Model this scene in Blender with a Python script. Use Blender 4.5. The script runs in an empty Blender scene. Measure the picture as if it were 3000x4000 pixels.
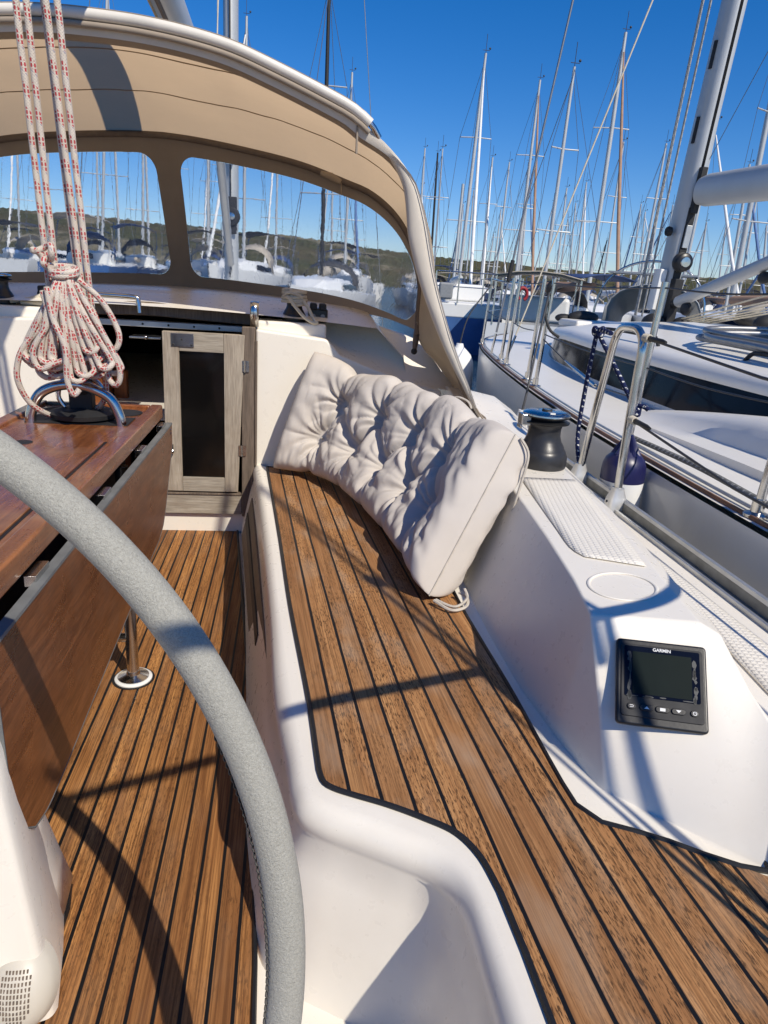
import bpy, math, random
from math import sin, cos, pi, radians, sqrt, atan2, hypot, exp
from mathutils import Vector, Matrix, noise

random.seed(7)
S = bpy.context.scene
COL = S.collection
XC = -0.56                      # centreline of our own boat

# ------------------------------------------------------------------ mesh helpers
def cr(P, n, closed=False):
    """Catmull-Rom resample of a polyline (tuples of any length) to n points, even in arc length."""
    P = [Vector(p) for p in P]
    m = len(P)
    out = []
    segs = m if closed else m - 1
    K = 12
    for i in range(segs):
        if closed:
            a, b, c, d = P[(i-1) % m], P[i], P[(i+1) % m], P[(i+2) % m]
        else:
            a, b, c, d = P[max(i-1, 0)], P[i], P[i+1], P[min(i+2, m-1)]
        for k in range(K):
            t = k / K
            out.append(0.5*((2*b) + (c-a)*t + (2*a-5*b+4*c-d)*t*t + (3*b-a-3*c+d)*t**3))
    out.append(P[0].copy() if closed else P[-1].copy())
    L = [0.0]
    for i in range(1, len(out)):
        L.append(L[-1] + (out[i]-out[i-1]).length)
    tot = L[-1]
    cnt = n if closed else n - 1
    res, j = [], 0
    for i in range(n):
        s = tot * i / cnt
        while j < len(L)-2 and L[j+1] < s:
            j += 1
        d = L[j+1]-L[j]
        t = 0 if d < 1e-12 else (s-L[j])/d
        res.append(out[j].lerp(out[j+1], min(max(t, 0), 1)))
    return res

def lin(P, n):
    P = [Vector(p) for p in P]
    L = [0.0]
    for i in range(1, len(P)):
        L.append(L[-1] + (P[i]-P[i-1]).length)
    res, j = [], 0
    for i in range(n):
        s = L[-1]*i/(n-1)
        while j < len(L)-2 and L[j+1] < s:
            j += 1
        d = L[j+1]-L[j]
        res.append(P[j].lerp(P[j+1], 0 if d < 1e-12 else min(1, (s-L[j])/d)))
    return res

class MB:
    def __init__(self):
        self.v, self.f, self.uv = [], [], []
    def add(self, v, f, uv=None):
        o = len(self.v)
        self.v += [tuple(p) for p in v]
        for i, q in enumerate(f):
            self.f.append([k+o for k in q])
            self.uv.append(uv[i] if uv else [(0, 0)]*len(q))
        return self
    def box(self, x0, x1, y0, y1, z0, z1, M=None):
        v = [Vector((x, y, z)) for z in (z0, z1) for y in (y0, y1) for x in (x0, x1)]
        if M is not None:
            v = [M @ p for p in v]
        return self.add(v, [(0, 2, 3, 1), (4, 5, 7, 6), (0, 1, 5, 4), (1, 3, 7, 5), (3, 2, 6, 7), (2, 0, 4, 6)])
    def tube(self, P, r, n=8, closed=False, cap=True, flat=1.0):
        P = [Vector(p) for p in P]
        m = len(P)
        rr = r if isinstance(r, (list, tuple)) else [r]*m
        t0 = (P[1]-P[0]).normalized()
        up = Vector((0, 0, 1)) if abs(t0.z) < 0.9 else Vector((0, 1, 0))
        nx = t0.cross(up).normalized()
        V, F, U = [], [], []
        L = 0.0
        rings = []
        for i in range(m):
            if closed:
                t = (P[(i+1) % m]-P[i-1]).normalized()
            else:
                t = (P[min(i+1, m-1)]-P[max(i-1, 0)])
                t = t.normalized() if t.length > 1e-9 else t0
            nx = (nx - t*nx.dot(t))
            nx = nx.normalized() if nx.length > 1e-9 else t.orthogonal().normalized()
            ny = t.cross(nx)
            if i:
                L += (P[i]-P[i-1]).length
            rings.append(L)
            for k in range(n):
                a = 2*pi*k/n
                V.append(P[i] + nx*(cos(a)*rr[i]) + ny*(sin(a)*rr[i]*flat))
        cnt = m if closed else m-1
        for i in range(cnt):
            j = (i+1) % m
            l1 = rings[j] if j else L + (P[0]-P[-1]).length
            for k in range(n):
                k2 = (k+1) % n
                F.append((i*n+k, i*n+k2, j*n+k2, j*n+k))
                U.append([(k/n, rings[i]), ((k+1)/n, rings[i]), ((k+1)/n, l1), (k/n, l1)])
        if cap and not closed:
            F.append(tuple(range(n-1, -1, -1))); U.append([(0, 0)]*n)
            F.append(tuple((m-1)*n+k for k in range(n))); U.append([(0, 0)]*n)
        return self.add(V, F, U)
    def grid(self, rows, closed_v=False, closed_u=False, uvf=None):
        m, n = len(rows), len(rows[0])
        V = [p for r in rows for p in r]
        F, U = [], []
        for i in range(m if closed_u else m-1):
            for j in range(n if closed_v else n-1):
                q = (i*n+j, i*n+(j+1) % n, ((i+1) % m)*n+(j+1) % n, ((i+1) % m)*n+j)
                F.append(q)
                if uvf:
                    U.append([uvf(V[k]) for k in q])
                else:
                    U.append([(i/m, j/n), (i/m, (j+1)/n), ((i+1)/m, (j+1)/n), ((i+1)/m, j/n)])
        return self.add(V, F, U)
    def prism(self, poly, z0, z1, uvf=None):
        n = len(poly)
        V = [Vector((p[0], p[1], z0)) for p in poly] + [Vector((p[0], p[1], z1)) for p in poly]
        F = [tuple(range(n-1, -1, -1)), tuple(range(n, 2*n))] + [(i, (i+1) % n, n+(i+1) % n, n+i) for i in range(n)]
        U = [[uvf(V[k]) for k in q] for q in F] if uvf else None
        return self.add(V, F, U)
    def prismM(self, poly, d0, d1, M):
        n = len(poly)
        V = [M @ Vector((p[0], p[1], d0)) for p in poly] + [M @ Vector((p[0], p[1], d1)) for p in poly]
        F = [tuple(range(n-1, -1, -1)), tuple(range(n, 2*n))] + [(i, (i+1) % n, n+(i+1) % n, n+i) for i in range(n)]
        return self.add(V, F)
    def lathe(self, prof, n=32, M=None, cap=True):
        M = M or Matrix.Identity(4)
        rows = [[M @ Vector((r*cos(2*pi*k/n), r*sin(2*pi*k/n), z)) for k in range(n)] for r, z in prof]
        self.grid(rows, closed_v=True)
        if cap:
            o = len(self.v)
            self.add(rows[0][::-1], [tuple(range(n))])
            self.add(rows[-1], [tuple(range(n))])
        return self
    def ball(self, c, r, n=10, sc=(1, 1, 1)):
        c = Vector(c)
        prof = [(max(1e-4, sin(pi*i/n)), -cos(pi*i/n)) for i in range(n+1)]
        M = Matrix.Translation(c) @ Matrix.Diagonal((r*sc[0], r*sc[1], r*sc[2], 1))
        return self.lathe(prof, 2*n, M, cap=False)
    def build(self, name, mat, parent=None, smooth=True, bevel=0, seg=2, sub=0, angle=35, solid=0, sharp=50):
        me = bpy.data.meshes.new(name)
        me.from_pydata(self.v, [], self.f)
        l = me.uv_layers.new(name='UVMap')
        k = 0
        for u in self.uv:
            for c in u:
                l.data[k].uv = c
                k += 1
        me.materials.append(mat)
        me.validate()
        if smooth:
            for p in me.polygons:
                p.use_smooth = True
        o = bpy.data.objects.new(name, me)
        COL.objects.link(o)
        if parent is not None:
            o.parent = parent
        if solid:
            m = o.modifiers.new('solid', 'SOLIDIFY'); m.thickness = solid; m.offset = 0
        if bevel:
            m = o.modifiers.new('bevel', 'BEVEL'); m.width = bevel; m.segments = seg
            m.limit_method = 'ANGLE'; m.angle_limit = radians(angle); m.harden_normals = bool(smooth)
        if sub:
            m = o.modifiers.new('sub', 'SUBSURF'); m.levels = sub; m.render_levels = sub
        if smooth:
            try:
                me.set_sharp_from_angle(angle=radians(sharp))
            except Exception:
                pass
        return o

def thing(name, label, cat, loc=(0, 0, 0), group=None):
    o = bpy.data.objects.new(name, None)
    COL.objects.link(o)
    o.empty_display_size = 0.1
    o['label'] = label; o['category'] = cat
    if group:
        o['group'] = group
    o.location = loc
    return o
def tag(o, label, cat, group=None):
    o['label'] = label; o['category'] = cat
    if group:
        o['group'] = group
    return o
def mir(P):
    return [(2*XC-p[0],) + tuple(p[1:]) for p in P]

# ------------------------------------------------------------------ materials
class NT:
    def __init__(self, name):
        self.m = bpy.data.materials.new(name); self.m.use_nodes = True
        self.t = self.m.node_tree; self.t.nodes.clear()
        self.out = self.t.nodes.new('ShaderNodeOutputMaterial')
    def n(self, typ, inp=None, **props):
        nd = self.t.nodes.new('ShaderNode'+typ)
        for k, v in props.items():
            setattr(nd, k, v)
        for k, v in (inp or {}).items():
            self.set(nd.inputs[k], v)
        return nd
    def set(self, sock, v):
        if hasattr(v, 'links') or hasattr(v, 'is_linked'):
            self.t.links.new(v, sock)
        elif hasattr(v, 'outputs'):
            self.t.links.new(v.outputs[0], sock)
        else:
            if isinstance(v, (tuple, list)) and len(v) == 3 and sock.type == 'RGBA':
                v = (*v, 1)
            sock.default_value = v
    def math(self, op, a, b=0.0, c=0.0, clamp=False):
        nd = self.n('Math', operation=op, use_clamp=clamp)
        self.set(nd.inputs[0], a); self.set(nd.inputs[1], b)
        if len(nd.inputs) > 2:
            self.set(nd.inputs[2], c)
        return nd.outputs[0]
    def mix(self, fac, a, b, mode='MIX'):
        nd = self.n('Mix', data_type='RGBA', blend_type=mode)
        self.set(nd.inputs[0], fac); self.set(nd.inputs[6], a); self.set(nd.inputs[7], b)
        return nd.outputs[2]
    def ramp(self, fac, stops):
        nd = self.n('ValToRGB')
        self.set(nd.inputs[0], fac)
        els = nd.color_ramp.elements
        while len(els) < len(stops):
            els.new(0.5)
        for e, (p, c) in zip(els, stops):
            e.position = p
            e.color = (*c, 1) if isinstance(c, (tuple, list)) else (c, c, c, 1)
        return nd.outputs[0]
    def noise(self, vec, scale=5, detail=3, rough=.5, dist=0):
        nd = self.n('TexNoise')
        if vec is not None:
            self.set(nd.inputs['Vector'], vec)
        nd.inputs['Scale'].default_value = scale; nd.inputs['Detail'].default_value = detail
        nd.inputs['Roughness'].default_value = rough; nd.inputs['Distortion'].default_value = dist
        return nd.outputs[0]
    def obj(self):
        return self.n('TexCoord').outputs['Object']
    def uv(self):
        return self.n('TexCoord').outputs['UV']
    def mapping(self, vec, scale=(1, 1, 1), rot=(0, 0, 0), loc=(0, 0, 0)):
        nd = self.n('Mapping')
        self.set(nd.inputs['Vector'], vec)
        nd.inputs['Scale'].default_value = scale; nd.inputs['Rotation'].default_value = rot
        nd.inputs['Location'].default_value = loc
        return nd.outputs[0]
    def bump(self, h, strength=.3, dist=.002):
        nd = self.n('Bump')
        self.set(nd.inputs['Height'], h)
        nd.inputs['Strength'].default_value = strength; nd.inputs['Distance'].default_value = dist
        return nd.outputs[0]
    def bsdf(self, color, rough=.5, metal=0, normal=None, **kw):
        nd = self.n('BsdfPrincipled')
        self.set(nd.inputs['Base Color'], color); self.set(nd.inputs['Roughness'], rough)
        self.set(nd.inputs['Metallic'], metal)
        if normal is not None:
            self.set(nd.inputs['Normal'], normal)
        for k, v in kw.items():
            self.set(nd.inputs[k], v)
        return nd.outputs[0]
    def done(self, sh, disp=None):
        self.t.links.new(sh, self.out.inputs['Surface'])
        return self.m

def plain(name, col, rough=.5, metal=0, var=.12, scale=8, bump=0, bscale=60, spec=None, coat=0):
    t = NT(name)
    co = t.obj()
    nz = t.noise(co, scale, 4)
    c2 = tuple(max(0, c*(1-var)) for c in col); c3 = tuple(min(1, c*(1+var)) for c in col)
    c = t.ramp(nz, [(.3, c2), (.7, c3)])
    rv = t.math('MULTIPLY_ADD', t.noise(co, scale*3, 3), .25*rough+.02, rough*.85)
    nrm = t.bump(t.noise(co, bscale, 3), bump, .001) if bump else None
    kw = {}
    if spec is not None:
        kw['Specular IOR Level'] = spec
    if coat:
        kw['Coat Weight'] = coat
    return t.done(t.bsdf(c, rv, metal, nrm, **kw))

def gelcoat(name, col=(.835, .785, .69), stain=.6, rough=.30, fine=True):
    t = NT(name)
    co = t.obj()
    n1 = t.noise(co, 3.0, 5, .6)
    n2 = t.noise(co, 38, 3, .6)
    base = t.ramp(n1, [(.3, tuple(c*.955 for c in col)), (.7, col)])
    st = t.ramp(t.math('MULTIPLY', t.noise(co, 6, 6, .7), t.noise(co, 1.7, 3)), [(.25, 0), (.42, 1)])
    c = t.mix(t.math('MULTIPLY', st, .20*stain), base, (.46, .38, .27))
    # little scratches and specks
    vo = t.n('TexVoronoi', {'Vector': co, 'Scale': 23.0})
    sp = t.math('LESS_THAN', vo.outputs['Distance'], .018)
    c = t.mix(t.math('MULTIPLY', sp, .55*stain), c, (.25, .2, .14))
    r = t.math('MULTIPLY_ADD', n2, .2, rough-.1)
    nb = t.bump(t.noise(co, 180, 2), .035, .0006) if fine else None
    return t.done(t.bsdf(c, r, 0, nb))

def nonskid(name, col=(.835, .785, .69), pitch=.0125):
    """Moulded diamond anti-slip pattern: real pattern of the moulding, as bump."""
    t = NT(name)
    co = t.mapping(t.obj(), rot=(0, 0, radians(12)), scale=(1/pitch,)*3)
    s = t.n('SeparateXYZ', {0: co})
    a = t.math('ABSOLUTE', t.math('SUBTRACT', t.math('FRACT', s.outputs[0]), .5))
    b = t.math('ABSOLUTE', t.math('SUBTRACT', t.math('FRACT', s.outputs[1]), .5))
    m = t.math('MAXIMUM', a, b)
    h = t.ramp(m, [(.22, 1), (.40, 0)])
    base = t.ramp(t.noise(t.obj(), 6, 4), [(.3, tuple(c*.94 for c in col)), (.7, col)])
    c = t.mix(t.math('MULTIPLY', t.math('SUBTRACT', 1.0, h), .12), base, (.50, .46, .38))
    return t.done(t.bsdf(c, .5, 0, t.bump(h, .8, .0014)))

def teak(name, pitch, off, light, dark, fleck=0.5, caulk=.0052, sunlit_wear=.3, tv=.5):
    """Laid planks: u across, v along (metres in the UV map), black caulking between."""
    t = NT(name)
    uv = t.uv()
    s = t.n('SeparateXYZ', {0: uv})
    u = t.math('DIVIDE', t.math('SUBTRACT', s.outputs[0], off), pitch)
    wob = t.math('MULTIPLY', t.math('SUBTRACT', t.noise(t.mapping(uv, scale=(20, 14, 1)), 1, 2), .5), .035)
    u = t.math('ADD', u, wob)
    pid = t.math('FLOOR', u)
    fr = t.math('FRACT', u)
    d = t.math('ABSOLUTE', t.math('SUBTRACT', fr, .5))
    w = caulk/pitch/2
    seam = t.ramp(d, [(.5-w-.012, 0), (.5-w+.004, 1)])
    rnd = t.n('TexWhiteNoise', {'W': pid}, noise_dimensions='1D').outputs['Value']
    rnd2 = t.n('TexWhiteNoise', {'W': t.math('ADD', pid, 37.7)}, noise_dimensions='1D').outputs['Value']
    cv = t.n('CombineXYZ', {0: s.outputs[0], 1: s.outputs[1], 2: t.math('MULTIPLY', rnd, 9.0)})
    g1 = t.noise(t.mapping(cv, scale=(360, 3.5, 1)), 1, 4, .6, .25)          # fine grain lines
    g2 = t.noise(t.mapping(cv, scale=(60, 3.2, 1)), 1, 4, .55, 1.0)       # broad figure
    g3 = t.noise(t.mapping(cv, scale=(430, 60, 1)), 1, 3, .65, .2)         # short dark flecks
    g4 = t.noise(t.mapping(cv, scale=(11, 4, 1)), 1, 5, .6)               # weathering patches
    base = t.mix(t.ramp(g2, [(.3, 0), (.7, 1)]), dark, light)
    tint = t.math('MULTIPLY_ADD', rnd2, tv, 1.05-tv*.6)
    base = t.mix(1.0, base, t.n('CombineColor', {0: tint, 1: t.math('MULTIPLY_ADD', rnd2, tv*1.08, 1.03-tv*.62), 2: t.math('MULTIPLY_ADD', rnd2, tv*1.0, 1.0-tv*.55)}).outputs[0], 'MULTIPLY')
    base = t.mix(t.ramp(g1, [(.40, .75), (.56, 0)]), base, tuple(c*.5 for c in dark))
    fk = t.math('MULTIPLY', t.ramp(g3, [(.52, 0), (.60, 1)]), t.ramp(t.math('ADD', g4, t.math('MULTIPLY', rnd, .22)), [(.46, 0), (.66, 1)]))
    base = t.mix(t.math('MULTIPLY', fk, fleck), base, tuple(c*.22 for c in dark))
    base = t.mix(t.math('MULTIPLY', t.ramp(t.noise(t.mapping(cv, scale=(14, 6, 1), loc=(4, 2, 0)), 1, 4), [(.5, 0), (.72, 1)]), sunlit_wear), base, (.40, .33, .25))  # pale streaks: weathering plus a sunlit tone put into the colour
    col = t.mix(seam, base, (.007, .007, .0075))
    h = t.math('SUBTRACT', t.math('MULTIPLY', g1, .5), t.math('MULTIPLY', seam, .9))
    rough = t.math('MULTIPLY_ADD', seam, -.2, .68)
    return t.done(t.bsdf(col, rough, 0, t.bump(h, .55, .0012), **{'Specular IOR Level': .3}))

def wood(name, light, dark, rough=.35, axis=(4, 60, 60), worn=(.4, .3, .2), wornamt=.3, coat=0.0, bump=.15):
    t = NT(name)
    co = t.obj()
    g = t.noise(t.mapping(co, scale=axis), 1, 5, .6, .6)
    f = t.noise(t.mapping(co, scale=tuple(a*4 for a in axis)), 1, 3, .6)
    pt = t.noise(co, 5.5, 6, .65)
    c = t.mix(t.ramp(g, [(.3, 0), (.7, 1)]), dark, light)
    c = t.mix(t.ramp(f, [(.35, .5), (.6, 0)]), c, tuple(x*.5 for x in dark))
    c = t.mix(t.math('MULTIPLY', t.ramp(pt, [(.52, 0), (.68, 1)]), wornamt), c, worn)
    r = t.math('MULTIPLY_ADD', pt, .35, rough-.12)
    return t.done(t.bsdf(c, r, 0, t.bump(t.math('ADD', f, t.math('MULTIPLY', pt, .6)), bump, .001), **{'Coat Weight': coat, 'Coat Roughness': .12}))

def ropemat(name, base=(.74, .70, .62), fleck=(.42, .035, .04), fleck2=None, pitch=.055, duty=.25, rate=1.0, dots=6):
    t = NT(name)
    uv = t.uv()
    s = t.n('SeparateXYZ', {0: uv})
    u, v = s.outputs[0], s.outputs[1]
    br1 = t.math('SINE', t.math('MULTIPLY', t.math('ADD', t.math('MULTIPLY', u, 6), t.math('MULTIPLY', v, 150.0)), 6.283))
    br2 = t.math('SINE', t.math('MULTIPLY', t.math('SUBTRACT', t.math('MULTIPLY', u, 6), t.math('MULTIPLY', v, 150.0)), 6.283))
    braid = t.math('MAXIMUM', br1, br2)
    spir = t.math('FRACT', t.math('ADD', t.math('DIVIDE', v, pitch), u))
    on = t.math('LESS_THAN', spir, duty)
    chk = t.math('MULTIPLY', t.math('GREATER_THAN', t.math('FRACT', t.math('MULTIPLY', u, dots)), .45),
                 t.math('GREATER_THAN', t.math('FRACT', t.math('MULTIPLY', v, 95.0)), .28))
    m = t.math('MULTIPLY', on, chk)
    c = t.mix(t.ramp(t.noise(t.obj(), 30, 3), [(.3, 0), (.7, 1)]), tuple(x*.82 for x in base), base)
    c = t.mix(t.math('MULTIPLY', t.ramp(braid, [(.0, 1), (.6, 0)]), .25), c, tuple(x*.55 for x in base))
    c = t.mix(t.math('MULTIPLY', m, rate), c, fleck)
    if fleck2:
        on2 = t.math('LESS_THAN', t.math('ABSOLUTE', t.math('SUBTRACT', spir, duty+.07)), .025)
        c = t.mix(t.math('MULTIPLY', t.math('MULTIPLY', on2, chk), .7), c, fleck2)
    return t.done(t.bsdf(c, .85, 0, t.bump(braid, .5, .0008), **{'Specular IOR Level': .2}))

def steel(name='stainless', col=(.62, .61, .59), rough=.16):
    t = NT(name)
    co = t.obj()
    r = t.math('MULTIPLY_ADD', t.noise(co, 45, 4), .18, rough-.07)
    c = t.ramp(t.noise(co, 20, 4), [(.3, tuple(x*.8 for x in col)), (.7, col)])
    return t.done(t.bsdf(c, r, 1.0))

M = {}
M['gel'] = gelcoat('gelcoat')
M['gel2'] = gelcoat('neighbour_gelcoat', (.80, .775, .72), .5, .32, False)
M['hullgrey'] = gelcoat('hull_gelcoat', (.64, .63, .60), .9, .22, False)
M['nonskid'] = nonskid('moulded_nonskid')
M['sole'] = teak('teak_sole', .0387, -.0615, (.475, .225, .073), (.225, .088, .027), .6, .0056, .10, .62)
M['bench'] = teak('teak_bench', .0468, .167, (.52, .272, .110), (.35, .160, .058), .95, .0056, .34, .55)
M['mahogany'] = wood('varnished_mahogany', (.36, .130, .042), (.17, .052, .016), .22, (60, 5, 60), (.44, .26, .14), .45, .35)
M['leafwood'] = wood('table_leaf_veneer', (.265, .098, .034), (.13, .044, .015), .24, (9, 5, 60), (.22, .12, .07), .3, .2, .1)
M['greyteak'] = wood('weathered_teak', (.46, .395, .31), (.30, .245, .185), .75, (70, 70, 4), (.20, .14, .09), .35)
M['greyteakh'] = wood('weathered_teak_board', (.43, .38, .305), (.27, .225, .17), .75, (4, 70, 70), (.20, .14, .09), .35)
M['frameteak'] = wood('dark_teak_frame', (.20, .15, .11), (.10, .075, .055), .6, (70, 70, 4), (.3, .22, .15), .3)
M['edge'] = plain('grey_leaf_edge', (.16, .165, .16), .6, 0, .2, 20)
M['caulk'] = plain('black_caulking', (.010, .010, .011), .5, 0, .2, 30)
M['steel'] = steel()
M['alu'] = plain('anodised_aluminium', (.50, .505, .495), .42, .7, .15, 12)
M['mastalu'] = plain('mast_aluminium', (.50, .51, .505), .45, .25, .06, 3)
M['whitepaint'] = plain('white_paint', (.78, .78, .76), .35, 0, .04, 6)
M['black'] = plain('black_plastic', (.012, .012, .013), .38, 0, .25, 30, .1, 200)
M['matt'] = plain('matt_black', (.016, .016, .017), .65, 0, .3, 20)
M['winch'] = plain('black_anodised_winch', (.032, .032, .034), .34, .2, .25, 25, .12, 300)
M['grey'] = plain('grey_plastic', (.25, .26, .265), .5, 0, .1, 20)
M['castalu'] = plain('cast_aluminium_foot', (.60, .60, .585), .42, .55, .1, 25, .15, 120)
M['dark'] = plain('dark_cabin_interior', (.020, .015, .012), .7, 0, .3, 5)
M['tan_rope'] = ropemat('cream_rope', (.66, .60, .48), (.5, .45, .35), None, .05, .3, .3)
M['rope'] = ropemat('white_rope_red_fleck', (.64, .565, .48), (.42, .035, .045), (.10, .12, .28), .05, .46, .95)
M['blue_rope'] = ropemat('navy_rope_white_fleck', (.012, .020, .075), (.65, .65, .62), None, .024, .28, .95, 3)
M['wire'] = plain('steel_wire', (.30, .30, .30), .4, .8, .1, 30)
M['darkwire'] = plain('dark_wire', (.05, .05, .052), .5, .2, .1, 30)
M['orange'] = wood('orange_cabin_wood', (.42, .14, .035), (.28, .08, .02), .35, (60, 60, 5), (.5, .2, .06), .2)
M['tiecord'] = plain('beige_cord', (.50, .45, .38), .9, 0, .15, 60)

def fabric(name, col, transl=.35, scale=900, var=.1, wr=0.0, tcol=None, lowz=False):
    t = NT(name)
    co = t.obj()
    c = t.ramp(t.noise(co, 7, 5, .6), [(.3, tuple(x*(1-var) for x in col)), (.7, col)])
    wv = t.noise(co, scale, 2)
    h = t.math('ADD', t.math('MULTIPLY', wv, .5), t.math('MULTIPLY', t.noise(co, 22, 4), wr))
    nb = t.bump(h, .35, .0012)
    a = t.bsdf(c, .9, 0, nb, **{'Specular IOR Level': .12})
    if transl:
        tr = t.n('BsdfTranslucent', {'Color': tcol or col})
        fac = transl
        if lowz:
            fac = t.n('MapRange', {0: t.n('SeparateXYZ', {0: co}).outputs[2], 1: 1.10, 2: 1.36, 3: .04, 4: transl}).outputs[0]
        mx = t.n('MixShader', {0: fac})
        t.t.links.new(a, mx.inputs[1]); t.t.links.new(tr.outputs[0], mx.inputs[2])
        a = mx.outputs[0]
    return t.done(a)
M['canvas'] = fabric('beige_canvas', (.50, .41, .30), .55, 700, .16, 1.8, (.80, .575, .35), True)
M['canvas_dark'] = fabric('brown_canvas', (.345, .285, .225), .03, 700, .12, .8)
M['hem'] = fabric('cream_canvas_hem', (.70, .64, .55), .06, 700, .08, .8)
M['sleeve'] = plain('white_vinyl_sleeve', (.68, .64, .57), .45, 0, .06, 14, .2, 80)
M['cushion'] = fabric('beige_cotton', (.58, .53, .475), .0, 900, .09, .6)
M['brownsleeve'] = plain('brown_leather_sleeve', (.12, .09, .07), .55, 0, .15, 40, .2, 200)

def leathermat():
    t = NT('grey_wheel_leather')
    co = t.obj()
    f = t.noise(co, 560, 3, .6, 1.6)
    v = t.n('TexVoronoi', {'Vector': t.mapping(co, scale=(1, 1, 1)), 'Scale': 420.0}, feature='SMOOTH_F1')
    h = t.math('ADD', f, t.math('MULTIPLY', v.outputs['Distance'], .6))
    big = t.noise(co, 5, 4)
    c = t.ramp(f, [(.28, (.25, .243, .21)), (.60, (.415, .403, .352))])
    c = t.mix(t.math('MULTIPLY', t.ramp(big, [(.55, 0), (.75, 1)]), .35), c, (.46, .47, .45))
    return t.done(t.bsdf(c, .62, 0, t.bump(h, .85, .0013), **{'Specular IOR Level': .3}))
M['leather'] = leathermat()

def glassdark(name, col, rough=.06, spec=.5):
    t = NT(name)
    co = t.obj()
    c = t.ramp(t.noise(co, 9, 4), [(.3, tuple(x*.7 for x in col)), (.7, col)])
    return t.done(t.bsdf(c, t.math('MULTIPLY_ADD', t.noise(co, 6, 5), .10, rough), 0, None, **{'Specular IOR Level': spec}))
M['tint'] = glassdark('smoked_acrylic', (.006, .0055, .0055), .05)
M['cabinglass'] = glassdark('dark_blue_cabin_window', (.006, .009, .020), .03, .07)
M['screen'] = glassdark('display_screen', (.010, .016, .014), .18, .12)

def vinylmat():
    t = NT('crinkled_clear_vinyl')
    co = t.obj()
    n1 = t.noise(t.mapping(co, scale=(1, 1, .8)), 9, 3, .5, .4)
    n2 = t.noise(t.mapping(co, scale=(1, 1, .7)), 40, 3, .6, 1.0)
    sepz = t.n('SeparateXYZ', {0: co})
    mr = t.n('MapRange', {0: sepz.outputs[2], 1: 0.92, 2: 1.32, 3: .9, 4: .16})
    h = t.math('MULTIPLY', t.math('ADD', n1, t.math('MULTIPLY', n2, .22)), mr.outputs[0])
    nb = t.bump(h, .7, .0026)
    rf = t.n('BsdfRefraction', {'Color': (.95, .965, .98), 'Roughness': .0, 'IOR': 1.12, 'Normal': nb})
    gl = t.n('BsdfGlossy', {'Color': (.9, .9, .9), 'Roughness': .10, 'Normal': t.bump(h, .6, .010)})
    fz = t.n('Fresnel', {'IOR': 1.25})
    m2 = t.n('MixShader', {0: fz.outputs[0]})
    t.t.links.new(rf.outputs[0], m2.inputs[1]); t.t.links.new(gl.outputs[0], m2.inputs[2])
    # scuffed milky streaks of the old plastic
    sc = t.ramp(t.noise(t.mapping(co, scale=(1, 1, .55)), 30, 6, .74, 1.6), [(.56, 0), (.72, 1)])
    sc2 = t.math('MULTIPLY', t.ramp(t.noise(co, 3.2, 4, .6), [(.38, .2), (.62, 1)]), t.n('MapRange', {0: t.n('SeparateXYZ', {0: co}).outputs[0], 1: -1.2, 2: .5, 3: .35, 4: 1.6}).outputs[0])
    lowk = t.n('MapRange', {0: sepz.outputs[2], 1: 0.92, 2: 1.35, 3: 1.0, 4: .25}).outputs[0]
    k = t.math('ADD', t.math('MULTIPLY', t.math('MULTIPLY', sc, sc2), t.math('MULTIPLY', lowk, .42)), .15)
    df = t.n('BsdfTranslucent', {'Color': (.80, .82, .85)})
    df2 = t.n('BsdfDiffuse', {'Color': (.74, .76, .79)})
    md = t.n('MixShader', {0: .5})
    t.t.links.new(df.outputs[0], md.inputs[1]); t.t.links.new(df2.outputs[0], md.inputs[2])
    m3 = t.n('MixShader', {0: k})
    t.t.links.new(m2.outputs[0], m3.inputs[1]); t.t.links.new(md.outputs[0], m3.inputs[2])
    return t.done(m3.outputs[0])
M['vinyl'] = vinylmat()
def vinylback():
    t = NT('clear_vinyl_back')
    rf = t.n('BsdfRefraction', {'Color': (.97, .98, .99), 'Roughness': .0, 'IOR': 1.12})
    return t.done(rf.outputs[0])
M['vinylback'] = vinylback()
# ================================================================== OUR OWN SAILING YACHT
yacht = thing('sailing_yacht', 'white sailing yacht in the foreground whose teak cockpit, bench and companionway we look along', 'sailboat', (XC, 2.0, -0.5))
def yp(mb, name, mat, **k):
    """part of our own yacht (world coordinates)"""
    o = mb.build(name, mat, None, **k)
    o.parent = yacht
    o.matrix_parent_inverse = Matrix.Translation((-XC, -2.0, 0.5))
    return o
def sub(mb, name, mat, parent, **k):
    o = mb.build(name, mat, None, **k)
    o.parent = parent
    base = parent
    o.matrix_parent_inverse = Matrix.Translation((0, 0, 0))
    while base.parent is not None:
        base = base.parent
    if base is not parent:
        pass
    return o
def part(mb, name, mat, root, **k):
    """part of a thing whose meshes are written in world coordinates"""
    o = mb.build(name, mat, None, **k)
    o.parent = root
    o.matrix_parent_inverse = Matrix.Translation(-Vector(root.location))
    return o

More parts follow.
